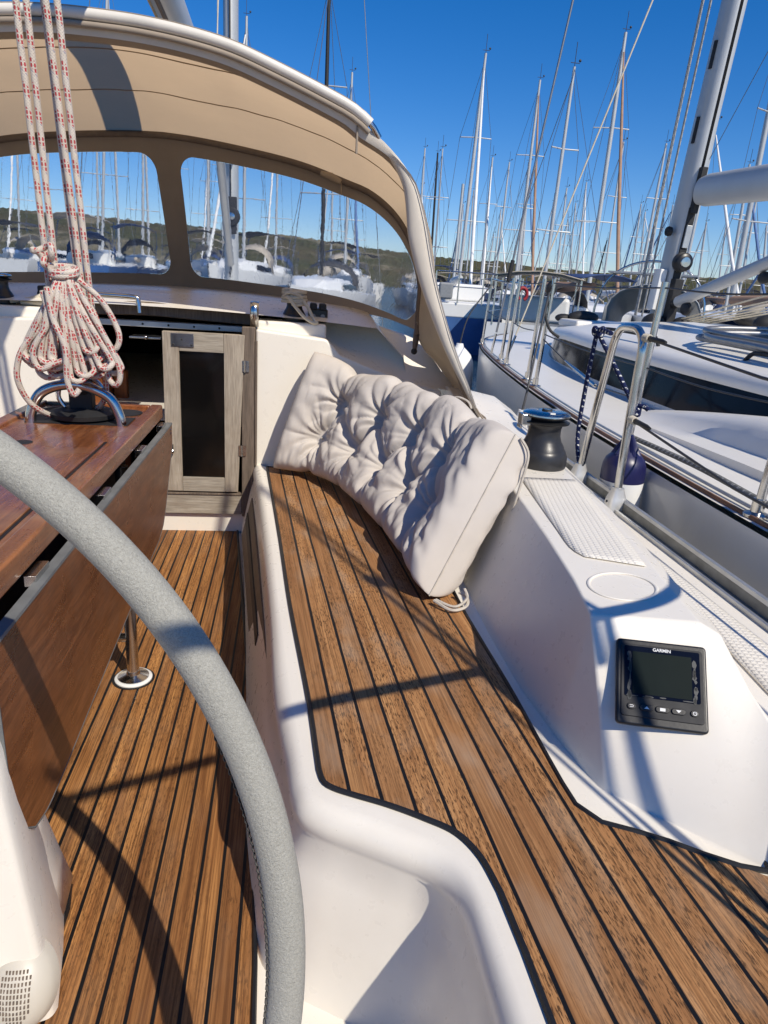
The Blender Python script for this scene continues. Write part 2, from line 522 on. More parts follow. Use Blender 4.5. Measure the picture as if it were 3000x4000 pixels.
# ---- cockpit sole
floor_edge = [(-.200, 2.812), (-.083, 1.60), (-.046, 1.121), (-.030, .80), (-.028, .70), (-.028, -.9)]
fe = lin([(p[0], p[1], 0) for p in floor_edge], 40)
cut = [(-.390, -.9), (-.352, .40), (-.352, .80), (-.354, .945), (-.360, .985), (-.376, 1.008), (-.402, 1.018), (-.55, 1.02)]
poly = [(p.x, p.y) for p in fe] + cut
poly_port = [(2*XC-x, y) for x, y in poly]
full = [(p.x, p.y) for p in fe] + cut[:-1] + [(2*XC-x, y) for x, y in reversed(cut[:-1])] + [(2*XC-p.x, p.y) for p in reversed(fe)]
uvf = lambda p: (p[0], p[1])
sole = MB()
half = [(p.x, p.y) for p in fe] + cut + [(XC, 1.02), (XC, 2.812)]
sole.prism(half, -.012, 0, uvf)
sole.prism([(2*XC-x, y) for x, y in reversed(half)], -.012, 0, uvf)
yp(sole, 'cockpit_sole', M['sole'], smooth=False)
cb = MB()
for sgn in (0, 1):
    P = [(p.x-.002, p.y, .0015) for p in fe]
    Q = [(x, y, .0015) for x, y in cut[:-1]]
    if sgn:
        P, Q = mir(P), mir(Q)
    cb.tube(P, .0045, 6); cb.tube(lin(Q, 40), .005, 6)
yp(cb, 'sole_caulking', M['caulk'])
base = MB().box(2*XC-.4, .45, -1.4, 2.83, -.05, -.010)
yp(base, 'cockpit_liner', M['gel'], smooth=False)
yp(MB().prism([(XC-.2, -.9), (XC+.19, -.9), (XC+.19, .4), (XC+.198, .93), (XC+.17, .99), (XC+.14, 1.005), (XC-.14, 1.005), (XC-.17, .99), (XC-.198, .93), (XC-.19, .4)], -.009, .012), 'pedestal_plinth', M['gel'], bevel=.008, seg=3)

# ---- benches
rimA = [(-.140, 2.83), (-.090, 2.246), (-.038, 1.543), (-.019, 1.19), (-.002, 1.03), (.012, .93)]
rimB = [(.016, .885), (.030, .842), (.062, .812), (.108, .785), (.165, .752), (.205, .727), (.230, .697), (.243, .655)]
rimC = [(.246, .585), (.247, .5), (.248, .2), (.25, -.4), (.25, -1.3)]
frA = [(-.077, 2.735), (-.017, 1.965), (.015, 1.505), (.047, 1.144), (.056, 1.02), (.060, .945)]
frB = [(.0625, .905), (.069, .876), (.085, .860), (.113, .845), (.165, .820), (.215, .790), (.255, .760), (.279, .715)]
frC = [(.290, .657), (.2945, .585), (.298, .45), (.300, -.3), (.302, -1.3)]
def three(A, B, C, na=34, nb=44, nc=24):
    a = cr([(*p, 0) for p in A+B[:1]], na); b = cr([(*p, 0) for p in B+C[:1]], nb); c = cr([(*p, 0) for p in C], nc)
    return a[:-1]+b[:-1]+c
RIM = three(rimA, rimB, rimC); FR = three(frA, frB, frC)
def norm2(P, i):
    t = (P[min(i+1, len(P)-1)]-P[max(i-1, 0)])
    return Vector((-t.y, t.x, 0)).normalized()      # points away from the seat (to port / aft)
footA = lin([(p[0], p[1], 0) for p in [(-.196, 2.83), (-.080, 1.6), (-.043, 1.12), (-.024, .93)]], 33)
foot = []
for i, p in enumerate(RIM):
    nrm = norm2(RIM, i)
    nrm = -nrm if nrm.dot(Vector((-1, -.6, 0))) < 0 else nrm
    foot.append(p + nrm*.043)
def bench_rows(dx=0.0):
    rows = []
    for i, (r, f) in enumerate(zip(RIM, FR)):
        d = (f-r); w = d.length; d.normalize()
        ft = foot[i]
        rows.append([Vector((f.x, f.y, .3005)) + d*.004,
                     Vector((r.x, r.y, 0)) + d*(w*.52) + Vector((0, 0, .3005)),
                     Vector((r.x, r.y, 0)) + d*(w*.36) + Vector((0, 0, .2985)),
                     Vector((r.x, r.y, 0)) + d*(w*.20) + Vector((0, 0, .2930)),
                     Vector((r.x, r.y, 0)) + d*(w*.08) + Vector((0, 0, .2830)),
                     Vector((r.x, r.y, .270)),
                     Vector((r.x, r.y, 0)) + d*.002 + Vector((0, 0, .254)),
                     Vector((r.x, r.y, 0)) + d*.008 + Vector((0, 0, .240)),
                     Vector((r.x, r.y, 0)).lerp(Vector((ft.x, ft.y, 0)), .25) + Vector((0, 0, .19)),
                     Vector((ft.x, ft.y, .035)),
                     Vector((ft.x, ft.y, -.012)) - d*.012])
    return rows
rows = bench_rows()
bm_ = MB().grid(rows)
bm_.grid([[Vector(mir([tuple(p)])[0]) for p in reversed(r)] for r in rows])
yp(bm_, 'bench_front', M['gel'])
# bench top under and behind the teak
bk = [(.70, -1.3), (.70, .64), (.62, .69), (.60, 2.0), (.64, 2.80), (-.077, 2.80)]
topst = [(p.x+.002, p.y) for p in FR] + bk
yp(MB().prism(topst, .270, .2995).prism([(2*XC-x, y) for x, y in reversed(topst)], .270, .2995), 'bench_top', M['gel'], smooth=False)
backl = [(.477, 2.56), (.445, 1.95), (.436, 1.527), (.4405, 1.33), (.449, 1.113), (.4505, .93), (.4535, .82), (.4625, .786), (.479, .768), (.524, .747), (.562, .727), (.597, .703), (.677, .656), (.72, .62), (.72, -1.3)]
endl = [(.044, 2.695), (.15, 2.665), (.30, 2.64), (.43, 2.62)]
teakpoly = [(p.x, p.y) for p in FR] + [tuple(p[:2]) for p in reversed(lin([(*q, 0) for q in endl+backl], 90))]
ca, sa = cos(radians(4.07)), sin(radians(4.07))
uvb = lambda p: (p[0]*ca + p[1]*sa, -p[0]*sa + p[1]*ca)
bt = MB().prism(teakpoly, .297, .304, uvb)
yp(bt, 'bench_planking', M['bench'], smooth=False)
btp = MB().prism([(2*XC-x, y) for x, y in reversed(teakpoly)], .297, .304, lambda p: ((2*XC-p[0])*ca+p[1]*sa, p[1]))
yp(btp, 'bench_planking', M['bench'], smooth=False)
cb = MB()
bl = cr([(*q, .3035) for q in backl], 90)
for sgn in (0, 1):
    P = [(p.x, p.y, .3035) for p in FR]; Q = [tuple(p) for p in bl]; E_ = [(*q, .3035) for q in [(-.077, 2.735)]+endl+[backl[0]]]
    if sgn:
        P, Q, E_ = mir(P), mir(Q), mir(E_)
    cb.tube(P, .0048, 6); cb.tube(Q, .0046, 6); cb.tube(E_, .0045, 6)
yp(cb, 'bench_caulking', M['caulk'])
# teak locker front below the bench, with its dark slot
def seatpanel(Y0, Y1, z0, z1, off):
    P = []
    for Y in (Y0, (Y0+Y1)/2, Y1):
        xr = -.140 + (2.83-Y)*.0795
        xf = -.196 + (2.83-Y)*.094
        row = []
        for z in (z0, z1):
            k = 1 - z/.22
            row.append(Vector((xr + (xf-xr)*k - off, Y, z)))
        P.append(row)
    return P
pn = MB()
for off in (.006,):
    a = seatpanel(1.25, 2.62, .045, .205, off); b = seatpanel(1.25, 2.62, .045, .205, -.01)
    pn.grid(a); pn.grid([[r[0] for r in b], [r[0] for r in a]]); pn.grid([[r[1] for r in a], [r[1] for r in b]])
yp(pn, 'locker_front', M['frameteak'], smooth=False)
sl = MB()
a = seatpanel(1.62, 2.60, .118, .150, .010); b = seatpanel(1.62, 2.60, .118, .150, -.004)
sl.grid(a); sl.grid([[r[0] for r in b], [r[0] for r in a]]); sl.grid([[r[1] for r in a], [r[1] for r in b]])
yp(sl, 'locker_slot', M['matt'], smooth=False)

# ---- coaming (stations: inner foot, inner top, outer top, outer shoulder, deck foot), ramp aft with the display
ST = [
 [(.62, 4.2, .40), (.63, 4.2, .44), (.70, 4.2, .45), (.80, 4.2, .44), (.85, 4.2, .415)],
 [(.66, 3.4, .40), (.68, 3.4, .60), (.82, 3.4, .575), (.92, 3.4, .53), (.99, 3.4, .415)],
 [(.575, 2.79, .297), (.66, 2.79, .655), (.86, 2.79, .625), (.945, 2.79, .57), (1.00, 2.79, .415)],
 [(.54, 2.40, .297), (.648, 2.40, .592), (.86, 2.40, .575), (.915, 2.40, .545), (.97, 2.40, .415)],
 [(.505, 2.00, .297), (.628, 2.00, .553), (.845, 2.00, .548), (.883, 2.00, .530), (.93, 2.00, .415)],
 [(.476, 1.60, .297), (.600, 1.60, .543), (.808, 1.60, .541), (.845, 1.60, .525), (.89, 1.60, .415)],
 [(.468, 1.35, .297), (.574, 1.35, .541), (.772, 1.35, .540), (.808, 1.35, .524), (.85, 1.35, .415)],
 [(.472, 1.13, .297), (.545, 1.13, .540), (.728, 1.13, .540), (.765, 1.12, .524), (.81, 1.11, .415)],
 [(.487, .985, .297), (.517, .985, .540), (.700, .955, .540), (.738, .945, .520), (.785, .93, .415)],
 [(.500, .900, .297), (.518, .905, .418), (.692, .818, .432), (.742, .855, .470), (.785, .85, .415)],
 [(.512, .840, .2965), (.519, .834, .2975), (.682, .672, .2975), (.748, .755, .428), (.79, .75, .415)],
 [(.56, .55, .2965), (.60, .52, .297), (.705, .46, .2972), (.752, .5, .425), (.80, .5, .415)],
 [(.60, -.2, .2965), (.62, -.2, .297), (.715, -.2, .2972), (.755, -.2, .425), (.82, -.2, .415)],
 [(.60, -1.3, .2965), (.62, -1.3, .297), (.715, -1.3, .2972), (.755, -1.3, .425), (.82, -1.3, .415)],
]
def refine(ST):
    out = []
    for a, b in zip(ST[:-1], ST[1:]):
        n = 8 if (a[1][1] < 1.0 and a[1][1] > .83) else 3
        for k in range(n):
            out.append([tuple(Vector(p).lerp(Vector(q), k/n)) for p, q in zip(a, b)])
    out.append(ST[-1])
    res = []
    for r in out:
        a, b = Vector(r[1]), Vector(r[2])
        res.append([r[0]] + [tuple(a.lerp(b, k/8)) for k in range(9)] + list(r[3:]))
    return res
STR = refine(ST)
cm = MB()
cm.grid([[Vector(p) for p in r] for r in STR][::-1])
co_ = yp(cm, 'coaming', M['gel'], bevel=.012, seg=4, angle=22, sharp=180)
cm = MB()
cm.grid([[Vector(q) for q in mir(r)] for r in STR])
yp(cm, 'coaming', M['gel'], bevel=.012, seg=4, angle=22, sharp=180)
def coam_top(x, y):
    """height of the coaming top (starboard) at x, y"""
    for a, b in zip(ST[:-1], ST[1:]):
        if b[1][1] <= y <= a[1][1]:
            t = (a[1][1]-y)/(a[1][1]-b[1][1])
            zi = a[1][2]*(1-t)+b[1][2]*t; zo = a[2][2]*(1-t)+b[2][2]*t
            xi = a[1][0]*(1-t)+b[1][0]*t; xo = a[2][0]*(1-t)+b[2][0]*t
            k = (x-xi)/(xo-xi)
            return zi*(1-k)+zo*k
    return .54
# moulded anti-slip patch on the coaming
pt = MB()
rowsP = []
inn = cr([(.660, 1.80, 0), (.640, 1.62, 0), (.614, 1.40, 0), (.6005, 1.28, 0), (.612, 1.232, 0)], 22)
outr = cr([(.822, 1.80, 0), (.797, 1.62, 0), (.763, 1.40, 0), (.735, 1.245, 0), (.722, 1.185, 0)], 22)
for a, b in zip(inn, outr):
    rowsP.append([Vector((a.x+(b.x-a.x)*k/6, a.y+(b.y-a.y)*k/6, coam_top(a.x+(b.x-a.x)*k/6, a.y+(b.y-a.y)*k/6)+.003)) for k in range(7)])
pt.grid(rowsP)
yp(pt, 'nonskid_patch', M['nonskid'], solid=.0012)
yp(MB().grid([[Vector(mir([tuple(p)])[0]) for p in reversed(r)] for r in rowsP]), 'nonskid_patch', M['nonskid'], solid=.003)
rg = MB()
e = []
for k in range(60):
    a = 2*pi*k/60
    x, y = .628+.066*cos(a)+.012*sin(a), 1.095+.060*sin(a)
    e.append((x, y, coam_top(x, y)+.0012))
rg.tube(e, .0032, 8, closed=True, flat=.5)
yp(rg, 'moulded_ring', M['gel'])

# ---- side decks, toe rails, hull
railx = [(1.012, -1.3), (1.012, 0), (1.006, .6), (1.014, 1.1), (1.026, 1.6), (1.038, 2.1), (1.05, 2.6), (1.05, 3.2), (1.02, 4.2), (.93, 5.4), (.74, 6.8), (.40, 8.2), (-.05, 9.4), (XC, 10.2)]
RL = cr([(x, y, .42) for x, y in railx], 120)
dk = MB()
rows = []
for p in RL:
    xi = min(.74 if p.y < 2.79 else .50, p.x-.0)
    if p.y > 2.79:
        xi = XC
    rows.append([Vector((xi+(p.x-xi)*k/6, p.y, .415 + (.04*(1-((p.x-(p.x-xi)*(1-k/6))-XC)**2/max(.05, (p.x-XC)**2)) if p.y > 2.79 else 0))) for k in range(7)])
dk.grid(rows)
dk.grid([[Vector(mir([tuple(p)])[0]) for p in reversed(r)] for r in rows])
yp(dk, 'side_deck', M['gel'])
pt = MB()
pa = cr([(.815, .62, .4185), (.835, .9, .4185), (.868, 1.15, .4185), (.905, 1.45, .4185), (.925, 1.8, .4185)], 16)
pb = cr([(.940, .40, .4185), (.945, .8, .4185), (.952, 1.12, .4185), (.960, 1.5, .4185), (.972, 1.8, .4185)], 16)
pt.grid([[a.lerp(b, k/4) for k in range(5)] for a, b in zip(pa, pb)])
pa2 = [Vector((.80, -1.0, .4185)), Vector((.80, .3, .4185)), pa[0]]; pb2 = [Vector((.935, -1.0, .4185)), Vector((.935, .2, .4185)), pb[0]]
pt.grid([[a.lerp(b, k/4) for k in range(5)] for a, b in zip(pa2, pb2)])
yp(pt, 'deck_nonskid', M['nonskid'], solid=.003)
def railprof(P, prof, mirror=False):
    rows = []
    for i, p in enumerate(P):
        t = (P[min(i+1, len(P)-1)]-P[max(i-1, 0)]).normalized()
        nx = Vector((t.y, -t.x, 0))
        rows.append([p + nx*a + Vector((0, 0, b)) for a, b in prof])
    if mirror:
        rows = [[Vector(mir([tuple(p)])[0]) for p in reversed(r)] for r in rows]
    return rows
prof = [(-.018, -.005), (-.018, .006), (-.013, .008), (-.010, .003), (.006, .003), (.010, .030), (.012, .036), (.020, .038), (.026, .034), (.026, .020), (.022, .014), (.026, .006), (.026, -.02), (-.018, -.02)]
tr = MB().grid(railprof(RL, prof), closed_v=True).grid(railprof(RL, prof, True), closed_v=True)
yp(tr, 'toe_rail', M['alu'])
for mm_ in (False, True):
    yp(MB().grid(railprof(RL, [(-.0095, .0038), (.0058, .0038), (.0078, .018), (.0092, .027)], mm_)), 'rail_channel_shade', plain('shaded_rail_recess', (.21, .21, .19), .6, .3, .25, 20))  # darker strip paints the shade inside the rail channel
hl = MB()
rows = []
for p in RL:
    w = p.x - XC
    rows.append([Vector((XC+w*a, p.y + (.35*b if p.y > 8 else 0)*(p.y-8)/2.2*-1, .412-b*1.1)) for a, b in ((1.008, 0), (1.012, .1), (1.0, .35), (.93, .65), (.72, .95), (.2, 1.05))])
hl.grid(rows[::-1])
hl.grid([[Vector(mir([tuple(p)])[0]) for p in r] for r in rows])
trs = [Vector(p) for p in rows[0]] + [Vector(mir([tuple(p)])[0]) for p in reversed(rows[0])]
hl.add(trs, [tuple(range(len(trs)))])
yp(hl, 'hull', M['hullgrey'])

# ---- aft bulkhead of the cabin (front wall of the cockpit)
MY = Matrix(((1, 0, 0, 0), (0, 0, 1, 0), (0, 1, 0, 0), (0, 0, 0, 1)))       # (x, z) outline -> XZ, depth along +Y
bh = MB()
rt = [(-.128, -.012), (-.128, .845), (.150, .820), (.205, .763), (.30, .728), (.49, .668), (.63, .640), (.63, -.012)]
bh.prismM(rt, 2.775, 2.86, MY)
lf = [(-.985, -.012), (-1.12-.49, -.012), (-1.12-.66, .64), (-1.12-.49, .668), (-1.12-.205, .763), (-1.12-.150, .82), (-.83, .845), (-.83, .10), (-.985, .10)]
bh.prismM(lf[::-1] if False else [(-.83, -.012), (-.83, .845), (-1.27, .82), (-1.325, .763), (-1.61, .668), (-1.75, .64), (-1.75, -.012)], 2.775, 2.86, MY)
bh.box(-.828, -.130, 2.79, 2.86, -.012, .082)
yp(bh, 'cabin_bulkhead', M['gel'], bevel=.012, seg=3)
for fx in ((-.180, -.1285), (-.828, -.785)):
    yp(MB().box(fx[0], fx[1], 2.765, 2.80, .074, .850), 'companionway_frame', M['frameteak'], bevel=.004)
yp(MB().box(-.1285, -.120, 2.760, 2.775, .30, .80), 'frame_cover_strip', M['frameteak'], bevel=.002)
yp(MB().box(-.784, -.181, 2.770, 2.80, .0825, .166), 'companionway_sill', M['greyteakh'], bevel=.003)
yp(MB().box(-.784, -.181, 2.765, 2.795, .1665, .176), 'sill_ledge', M['frameteak'], bevel=.002)
# half door
D0, D1 = 2.762, 2.790
door = MB()
L0, L1 = (-.480, .182), (-.478, .818)
R0, R1 = (-.196, .182), (-.168, .819)
lerp2 = lambda a, b, t: (a[0]+(b[0]-a[0])*t, a[1]+(b[1]-a[1])*t)
gl, gr, gb, gt = -.417, -.2485, .242, .746
door.prismM([L0, (gl, L0[1]), (gl, L1[1]), L1], D0, D1, MY)
door.prismM([(gr, R0[1]), R0, R1, (gr, R1[1])], D0+.001, D1, MY)
drs = door
o_door = yp(drs, 'companionway_door', M['greyteak'], bevel=.003)
def sp(mb, name, mat, parent, **k):
    """sub-part: world coordinates, parent is an own-yacht part"""
    o = mb.build(name, mat, None, **k)
    o.parent = parent
    o.matrix_parent_inverse = (parent.matrix_parent_inverse.copy()) @ Matrix.Identity(4)
    # parent chain: world = root.loc * pinv_parent(=-root.loc) -> identity, so the child needs identity too
    o.matrix_parent_inverse = Matrix.Identity(4)
    return o
for zz in ((L0[1], gb), (gt, .8185)):
    sp(MB().prismM([(gl+.0005, zz[0]), (gr-.0005, zz[0]), (gr-.0005, zz[1]), (gl+.0005, zz[1])], D0+.0015, D1, MY), 'door_rail', M['greyteakh'], o_door, bevel=.002)
sp(MB().prismM([(gl-.006, gb-.006), (gr+.006, gb-.006), (gr+.006, gt+.006), (gl-.006, gt+.006)], D0+.012, D0+.018, MY), 'door_pane', M['tint'], o_door, smooth=False)
pl = MB().box(-.446, -.360, D0-.003, D0-.0005, .762, .812)
sp(pl, 'lock_plate', M['steel'], o_door, bevel=.002)
scw = MB()
for x, z in ((-.437, .770), (-.369, .770), (-.405, .790)):
    scw.ball((x, D0-.0032, z), .0042, 6, (1, .5, 1))
sp(scw, 'plate_screw', M['matt'], o_door)
kb = MB().lathe([(.005, 0), (.005, .012), (.0085, .013), (.0085, .022), (.004, .025)], 14, Matrix.Translation((-.452, D0, .352)) @ Matrix.Rotation(pi/2, 4, 'X'))
kb.box(-.4555, -.4485, D0-.003, D0-.001, .354, .378)
sp(kb, 'door_knob', M['steel'], o_door)
hg = MB()
for z in (.36, .70):
    hg.box(-.200+.028*(z-.18)/.64, -.168+.02*(z-.18)/.64, D0-.002, D0-.0005, z-.022, z+.022)
    hg.tube([(-.186+.024*(z-.18)/.64, D0-.003, z-.023), (-.186+.024*(z-.18)/.64, D0-.003, z+.023)], .004, 8)
sp(hg, 'door_hinge', M['steel'], o_door)
# cabin interior: dark cave with an orange wood panel
cv = MB().box(-1.5, .5, 2.95, 6.0, -.6, .78)
cv.f = [q[::-1] for q in cv.f]
cv2 = MB()
yp(MB().box(-.84, -.805, 2.83, 3.5, -.2, .60).box(-.80, -.74, 3.32, 3.36, -.2, .58), 'interior_panel', M['orange'], bevel=.004)
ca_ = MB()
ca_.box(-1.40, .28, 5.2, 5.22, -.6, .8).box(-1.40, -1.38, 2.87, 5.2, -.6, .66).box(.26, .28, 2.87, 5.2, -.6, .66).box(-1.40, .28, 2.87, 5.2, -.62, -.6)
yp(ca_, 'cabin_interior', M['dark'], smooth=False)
st_ = MB()
for k in range(3):
    st_.box(-.70, -.30, 2.90+.12*k, 3.0+.12*k, -.10-.2*k, -.07-.2*k)
yp(st_, 'companionway_step', M['mahogany'], bevel=.004)

# ---- coachroof
cr_rows = []
for i in range(25):
    Y = 2.86 + i*(8.0-2.86)/24
    hw = 1.10 - .10*max(0, (Y-3))**1.25*.55
    hw = max(hw, .12)
    zt = .865 + .055*min(1, (Y-2.86)/.35) - .03*max(0, Y-4)
    row = []
    for k in range(25):
        s = -1 + 2*k/24
        if abs(s) < .86:
            x = XC + hw*s; z = zt + .035*(1-(s/.86)**2)
        else:
            q = (abs(s)-.86)/.14
            x = XC + hw*(.86+.14*q**.6*1.0)*(1 if s > 0 else -1); z = zt - (zt-.43)*q**1.5
        row.append(Vector((x, Y, z)))
    cr_rows.append(row)
crf = MB().grid(cr_rows)
yp(crf, 'coachroof', M['gel'])
# roof edge over the companionway and shoulders beside it
for fx in ((-.128, .150), (-1.27, -.83)):
    yp(MB().box(fx[0], fx[1], 2.845, 3.02, .80, .872), 'winch_shoulder', M['gel'], bevel=.012, seg=3)
# sloping deck between bulkhead top and coachroof side (in the shade of the hood)
e1 = cr([(.150, 2.80, .818), (.205, 2.80, .765), (.32, 2.80, .722), (.49, 2.80, .668), (.58, 2.80, .650), (.66, 2.79, .640), (.70, 2.78, .635)], 22)
e2 = cr([(.150, 3.04, .868), (.26, 3.06, .862), (.38, 3.02, .842), (.50, 2.98, .812), (.60, 2.96, .775), (.68, 2.96, .735), (.74, 2.98, .665)], 22)
dk2 = MB()
rows = []
for a, b in zip(e1, e2):
    rows.append([a.lerp(b, t) + Vector((0, 0, -.025*sin(pi*t))) for t in (0, .2, .4, .6, .8, 1)] + [b+Vector((0, .008, .018)), b+Vector((0, .03, .026)), b+Vector((0, .2, .01)), b + Vector((0, .5, -.06))])
dk2.grid(rows)
yp(dk2, 'shoulder_deck', M['gel'])
yp(MB().grid([[Vector(mir([tuple(p)])[0]) for p in reversed(r)] for r in rows]), 'shoulder_deck', M['gel'])
# sliding hatch: teak rim, aluminium rail, grab handle, chrome catch
ht = MB().box(-.84, -.13, 2.93, 2.975, .815, .838)
rim = cr([(-.86, 2.95, .868), (-.72, 2.93, .880), (-.56, 2.92, .886), (-.40, 2.93, .880), (-.135, 2.95, .868)], 20)
yp(ht, 'hatch_rail', M['alu'], bevel=.002)
hw_ = MB().grid([[p+Vector((0, 0, -.026)), p+Vector((0, -.012, -.022)), p+Vector((0, -.012, .020)), p+Vector((0, 0, .026)), p+Vector((0, .05, .028)), p+Vector((0, .05, -.026))] for p in rim], closed_v=True)
hatch = yp(hw_, 'sliding_hatch', M['frameteak'])
rv = MB()
for k in range(7):
    rv.ball((-.78+.1*k, 2.929, .8265), .0045, 5, (1, .5, 1))
sp(rv, 'rail_rivet', M['matt'], hatch)
lid = MB()
lrow = []
for i in range(9):
    Y = 2.96 + .9*i/8
    lrow.append([Vector((XC+.34*s, Y, .945+.03*(1-s*s)-.06*(1-min(1, i/2))-.03)) for s in [k/5-1 for k in range(11)]])
lid.grid(lrow)
sp(lid, 'hatch_lid', M['gel2'], hatch, solid=.012)
hd = MB().tube(cr([(-.795, 2.86, .872), (-.790, 2.865, .915), (-.770, 2.866, .930), (-.60, 2.866, .930), (-.580, 2.865, .915), (-.575, 2.86, .872)], 30), .0095, 10)
sp(hd, 'hatch_handle', M['steel'], hatch)
ct = MB().box(-.62, -.50, 2.86, 2.955, .775, .783).ball((-.555, 2.852, .782), .008, 8)
sp(ct, 'hatch_catch', M['steel'], hatch, bevel=.002)
# steel guard at the corner of the shoulder
gd = MB().grid([[Vector((-.15+.0, y, z)), Vector((-.118, y, z))] for y, z in ((2.80, .85), (2.80, .925), (2.812, .938), (2.86, .940), (2.90, .94))])
yp(gd, 'guard_bracket', M['steel'], solid=.004)

# ---- mast, boom, vang of our own rig
def ell(P, ax, ay, n=20, name=None):
    pass
mast = MB()
for k in range(1):
    rows = []
    for z in (.9, 3, 6, 9, 12.5):
        rows.append([Vector((XC+.066*cos(a), 7.15+.10*sin(a)+.012*(z-.9), z)) for a in [2*pi*j/24 for j in range(24)]])
    mast.grid(rows, closed_v=True)
o_mast = yp(mast, 'mast', M['mastalu'])
tk = MB().box(XC-.006, XC+.006, 7.045, 7.055, 1.0, 2.2)
tk.box(XC-.006, XC+.006, 7.055, 7.075, 2.2, 4.0)
sp(tk, 'mast_track', M['matt'], o_mast, smooth=False)
sh = MB().lathe([(.028, -.02), (.078, -.018), (.082, 0), (.078, .018), (.028, .02)], 24, Matrix.Translation((XC+.01, 7.02, 1.53)) @ Matrix.Rotation(pi/2, 4, 'X'))
sh.box(XC-.055, XC+.06, 7.02, 7.05, 1.38, 1.70)
sp(sh, 'mast_winch', M['matt'], o_mast, bevel=.01)
sp(MB().lathe([(.001, 0), (.034, .004), (.032, .016), (.001, .02)], 20, Matrix.Translation((XC+.01, 7.0, 1.53)) @ Matrix.Rotation(pi/2, 4, 'X')), 'winch_cap', M['steel'], o_mast)
spz = MB()
for s in (-1, 1):
    spz.tube([(XC, 7.22, 6.1), (XC+s*.85, 7.0, 6.2)], .018, 8)
sp(spz, 'spreader', M['mastalu'], o_mast)
b0, b1 = Vector((XC, 7.0, 2.06)), Vector((XC+.10, .9, 2.03))
dr = (b1-b0).normalized(); sx = dr.cross(Vector((0, 0, 1))).normalized(); sy = sx.cross(dr)
rows = []
for t in (0, .25, .5, .75, 1):
    c = b0.lerp(b1, t)
    rows.append([c + sx*(.058*cos(a)) + sy*(.085*sin(a)) for a in [2*pi*j/28 for j in range(28)]])
bo = MB().grid(rows, closed_v=True)
bo.add(rows[-1], [tuple(range(28))])
o_boom = yp(bo, 'boom', M['mastalu'])
g0 = [b0.lerp(b1, t)-sy*.086 for t in (0, 1)]
sp(MB().tube(g0, .010, 6), 'boom_groove', M['frameteak'], o_boom)
sp(MB().tube([b0.lerp(b1, t)+sx*.045-sy*.060 for t in (.1, .8)], .006, 6), 'reefing_line', M['tan_rope'], o_boom)
vg = MB().tube([(XC, 7.02, 1.12), (XC+.03, 5.6, 1.95), (XC+.05, 4.9, 2.15)], .034, 12)
yp(vg, 'boom_vang', M['mastalu'])
# rigging of our own boat that crosses the sky
rg = MB()
rg.tube([(.98, 7.3, .5), (XC+.1, 7.3, 12.0)], .004, 6)
rg.tube([(-2.10, 7.3, .5), (XC-.1, 7.3, 12.0)], .004, 6)
yp(rg, 'shroud', M['wire'])
tp = MB()
tp.tube([(XC+.06, 3.6, 2.05), (XC-.2, 5.4, 5.0), (XC-.06, 7.1, 8.8)], .0045, 6)
tp.tube([(XC+.06, 5.2, 2.05), (XC+.02, 7.1, 8.5)], .0045, 6)
tp.tube([(XC+.06, 5.1, 2.05), (XC+.10, 7.1, 7.5)], .004, 6)
yp(tp, 'lazy_jack', M['tan_rope'])
# ================================================================== STEERING WHEEL
wc = Vector((-.625, .511, .383)); WR = .636
tl = radians(12)
wn = Vector((0, -cos(tl), sin(tl)))                  # faces aft and up
we1 = Vector((1, 0, 0)); we2 = Vector((0, sin(tl), cos(tl)))
wheel = thing('helm', 'large steering wheel with a grey grained leather rim crossing the foreground', 'wheel', wc)
def wp(a, r=WR, d=0):
    return wc + we1*(r*cos(a)) + we2*(r*sin(a)) + wn*d
NW, NC = 240, 28
rows = []
for i in range(NW):
    a = 2*pi*i/NW
    rr = .0192 + .0006*noise.noise(Vector((cos(a)*6, sin(a)*6, 1)))
    row = []
    for j in range(NC):
        b = 2*pi*j/NC
        row.append(wp(a, WR+rr*cos(b), rr*sin(b)))
    rows.append(row)
part(MB().grid(rows, closed_v=True, closed_u=True), 'wheel_rim', M['leather'], wheel)
stt = MB()                                            # lacing on the inner side, facing the camera a little
for i in range(520):
    a = 2*pi*i/520
    da = 2*pi/520*.62
    b = pi - .36 + 1.1*max(0, (((a+pi) % (2*pi))-pi)-.02)
    r0 = .0199
    P1 = wp(a, WR+r0*cos(b-.10), r0*sin(b-.10)); P2 = wp(a+da, WR+r0*cos(b+.10), r0*sin(b+.10))
    if -.6 < ((a+pi) % (2*pi))-pi < .42:
        stt.tube([P1, P1.lerp(P2, .5)+wn*.0012-(we1*cos(a)+we2*sin(a))*.001, P2], .0012, 5)
part(stt, 'rim_stitching', M['caulk'], wheel)
for k in range(3):
    a = radians(80+120*k)
    part(MB().tube([wp(a, .05), wp(a, WR-.015)], .0085, 10), 'spoke', M['steel'], wheel)
Mw = Matrix.Translation(wc) @ Matrix((( we1.x, we2.x, wn.x, 0), (we1.y, we2.y, wn.y, 0), (we1.z, we2.z, wn.z, 0), (0, 0, 0, 1)))
part(MB().lathe([(.02, -.09), (.045, -.06), (.06, -.02), (.06, .015), (.045, .03), (.02, .035)], 28, Mw), 'wheel_hub', M['steel'], wheel)

